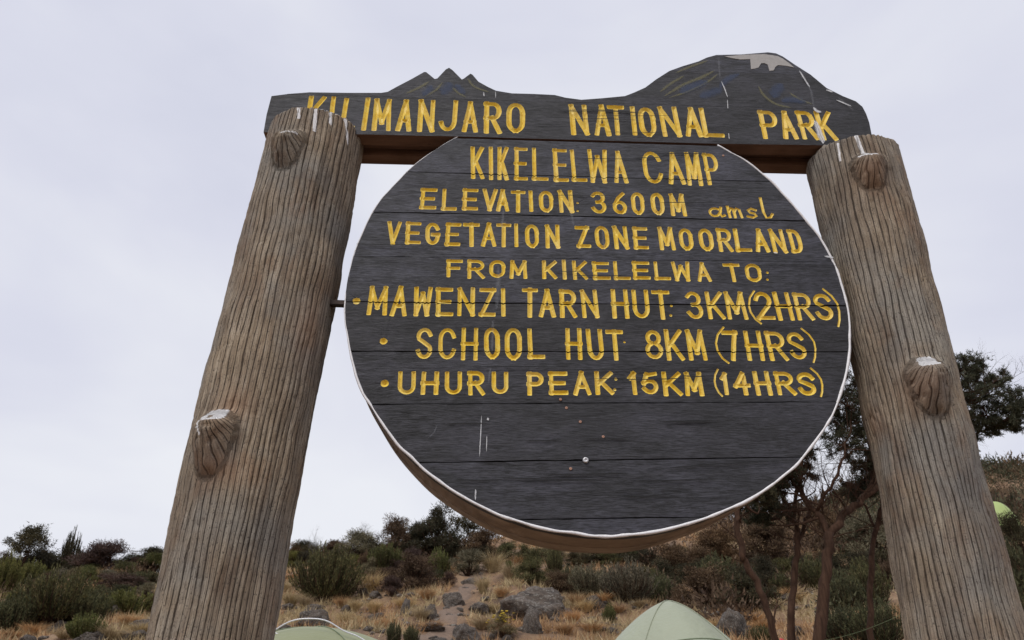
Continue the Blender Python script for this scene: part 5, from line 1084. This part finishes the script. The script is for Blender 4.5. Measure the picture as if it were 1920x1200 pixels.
# ------------------------------------------------------------ tents
def tent(px, top_px, Y, hgt, ra, rb, rot, m, label, arcs=True, pw=1.55, seam=True, poleout=.0, pole_m='seam', peak=(0, 0)):
    d = ray(px, top_px); cx = d.x*Y/d.y; zt = d.z*Y/d.y; z0 = zt-hgt
    e = bpy.data.objects.new('dome_tent', None); COL.objects.link(e); e.location = (cx, Y, z0); e.rotation_euler = (0, 0, rot); tag(e, label, 'tent')
    def surf(t, a):
        # pole ridges along the four corners, cloth slightly hollow between them
        hollow = 1-.085*(.5-.5*math.cos(4*(a-math.pi/4)+math.pi))*math.sin(math.pi*min(1, t*1.0))
        k = t*hollow
        return Vector((ra*k*math.cos(a)+peak[0]*(1-t), rb*k*math.sin(a)+peak[1]*(1-t), hgt*max(0, (1-t**pw))**.85))
    na, nt_ = 64, 26; V = []; F = []
    for i in range(nt_+1):
        for j in range(na): V.append(surf(i/nt_, 2*math.pi*j/na))
    F = [(i*na+j, i*na+(j+1) % na, (i+1)*na+(j+1) % na, (i+1)*na+j) for i in range(nt_) for j in range(na)]
    link('flysheet', mesh('flysheet', V, F, True), M[m], e)
    for k in range(2):
        a = math.pi/4+k*math.pi/2; C = [surf(abs(t), a if t > 0 else a+math.pi)*1.0+Vector((0, 0, poleout+.006)) for t in np.linspace(-1, 1, 41)]
        v, f = tube(C, [.0045]*len(C), 6); link('pole_sleeve', mesh('pole_sleeve', v, f, True), M[pole_m], e)
    if seam:
        C = [surf(.60, t)+Vector((0, 0, .005)) for t in np.linspace(R(215), R(325), 25)]; C = [c+Vector((0, 0, .10*math.sin(math.pi*k/24))) for k, c in enumerate(C)]
        v, f = tube(C, [.006]*len(C), 6); link('vent_seam', mesh('vent_seam', v, f, True), M['seam'], e)
    return e
tent(1250, 1127, 7.6, 1.27, 1.19, 1.36, R(8), 'tent', 'pale sage green dome tent with its top showing at the bottom edge below the disc', pw=1.45, pole_m='tent')
t2 = tent(588, 1177, 7.8, 1.05, 1.75, 1.45, R(-10), 'olive', 'olive green dome tent under white hoop poles beside the left post', pw=2.0, seam=False)
for pts in ([(500, 1200), (514, 1183), (545, 1165), (578, 1160), (612, 1164), (645, 1183), (672, 1194), (700, 1215), (730, 1260)], [(500, 1182), (516, 1187), (532, 1194), (548, 1206), (560, 1240)]):
    C = spline([at(x, y, 7.35) for x, y in pts], 6); v, f = tube([c-t2.location for c in C], [.0065]*len(C), 6)
    me = mesh('hoop_pole', v, f, True); o = link('hoop_pole', me, M['pole'], t2); o.matrix_parent_inverse = Matrix.Rotation(R(10), 4, 'Z')
LC = camdepth(LG); LR_ = 42*LC/FPX
tent(1853, 944, LG.y, at(1852, 945, LG.y).z-LG.z+.12, LR_, LR_, R(0), 'lime', 'small lime yellow tent peeping out from behind the right post', pw=4.0, seam=False)
# cord and small bits
C = [at(1500+200*t, 1208-60*t+10*math.sin(math.pi*t), 7.5+.3*t) for t in np.linspace(0, 1, 14)]; v, f = tube(C, [.0018]*len(C), 5)
tag(link('guy_line', mesh('guy_line', v, f), M['cord']), 'thin green cord slanting across the shrubs left of the right post', 'cord')
def sack(px, py, Y, s, m, label):
    import bmesh
    from mathutils import noise as mn
    bm = bmesh.new(); bmesh.ops.create_icosphere(bm, subdivisions=4, radius=1)
    for v in bm.verts: v.co = Vector((v.co.x*1.15, v.co.y*.8, v.co.z*.75+.12*mn.noise(v.co*2.2)))*(1+.1*mn.noise(v.co*4))
    me = bpy.data.meshes.new('stuff_sack'); bm.to_mesh(me); bm.free(); me.polygons.foreach_set('use_smooth', [True]*len(me.polygons))
    p = at(px, py, Y); o = link('stuff_sack', me, M[m]); o.location = p; o.scale = (s, s, s); tag(o, label, 'bag')
g = gp(1466, 1207); sack(1466, 1206, g.y, .10, 'red', 'small red bag at the bottom edge between the slanting and the upright tree trunks')
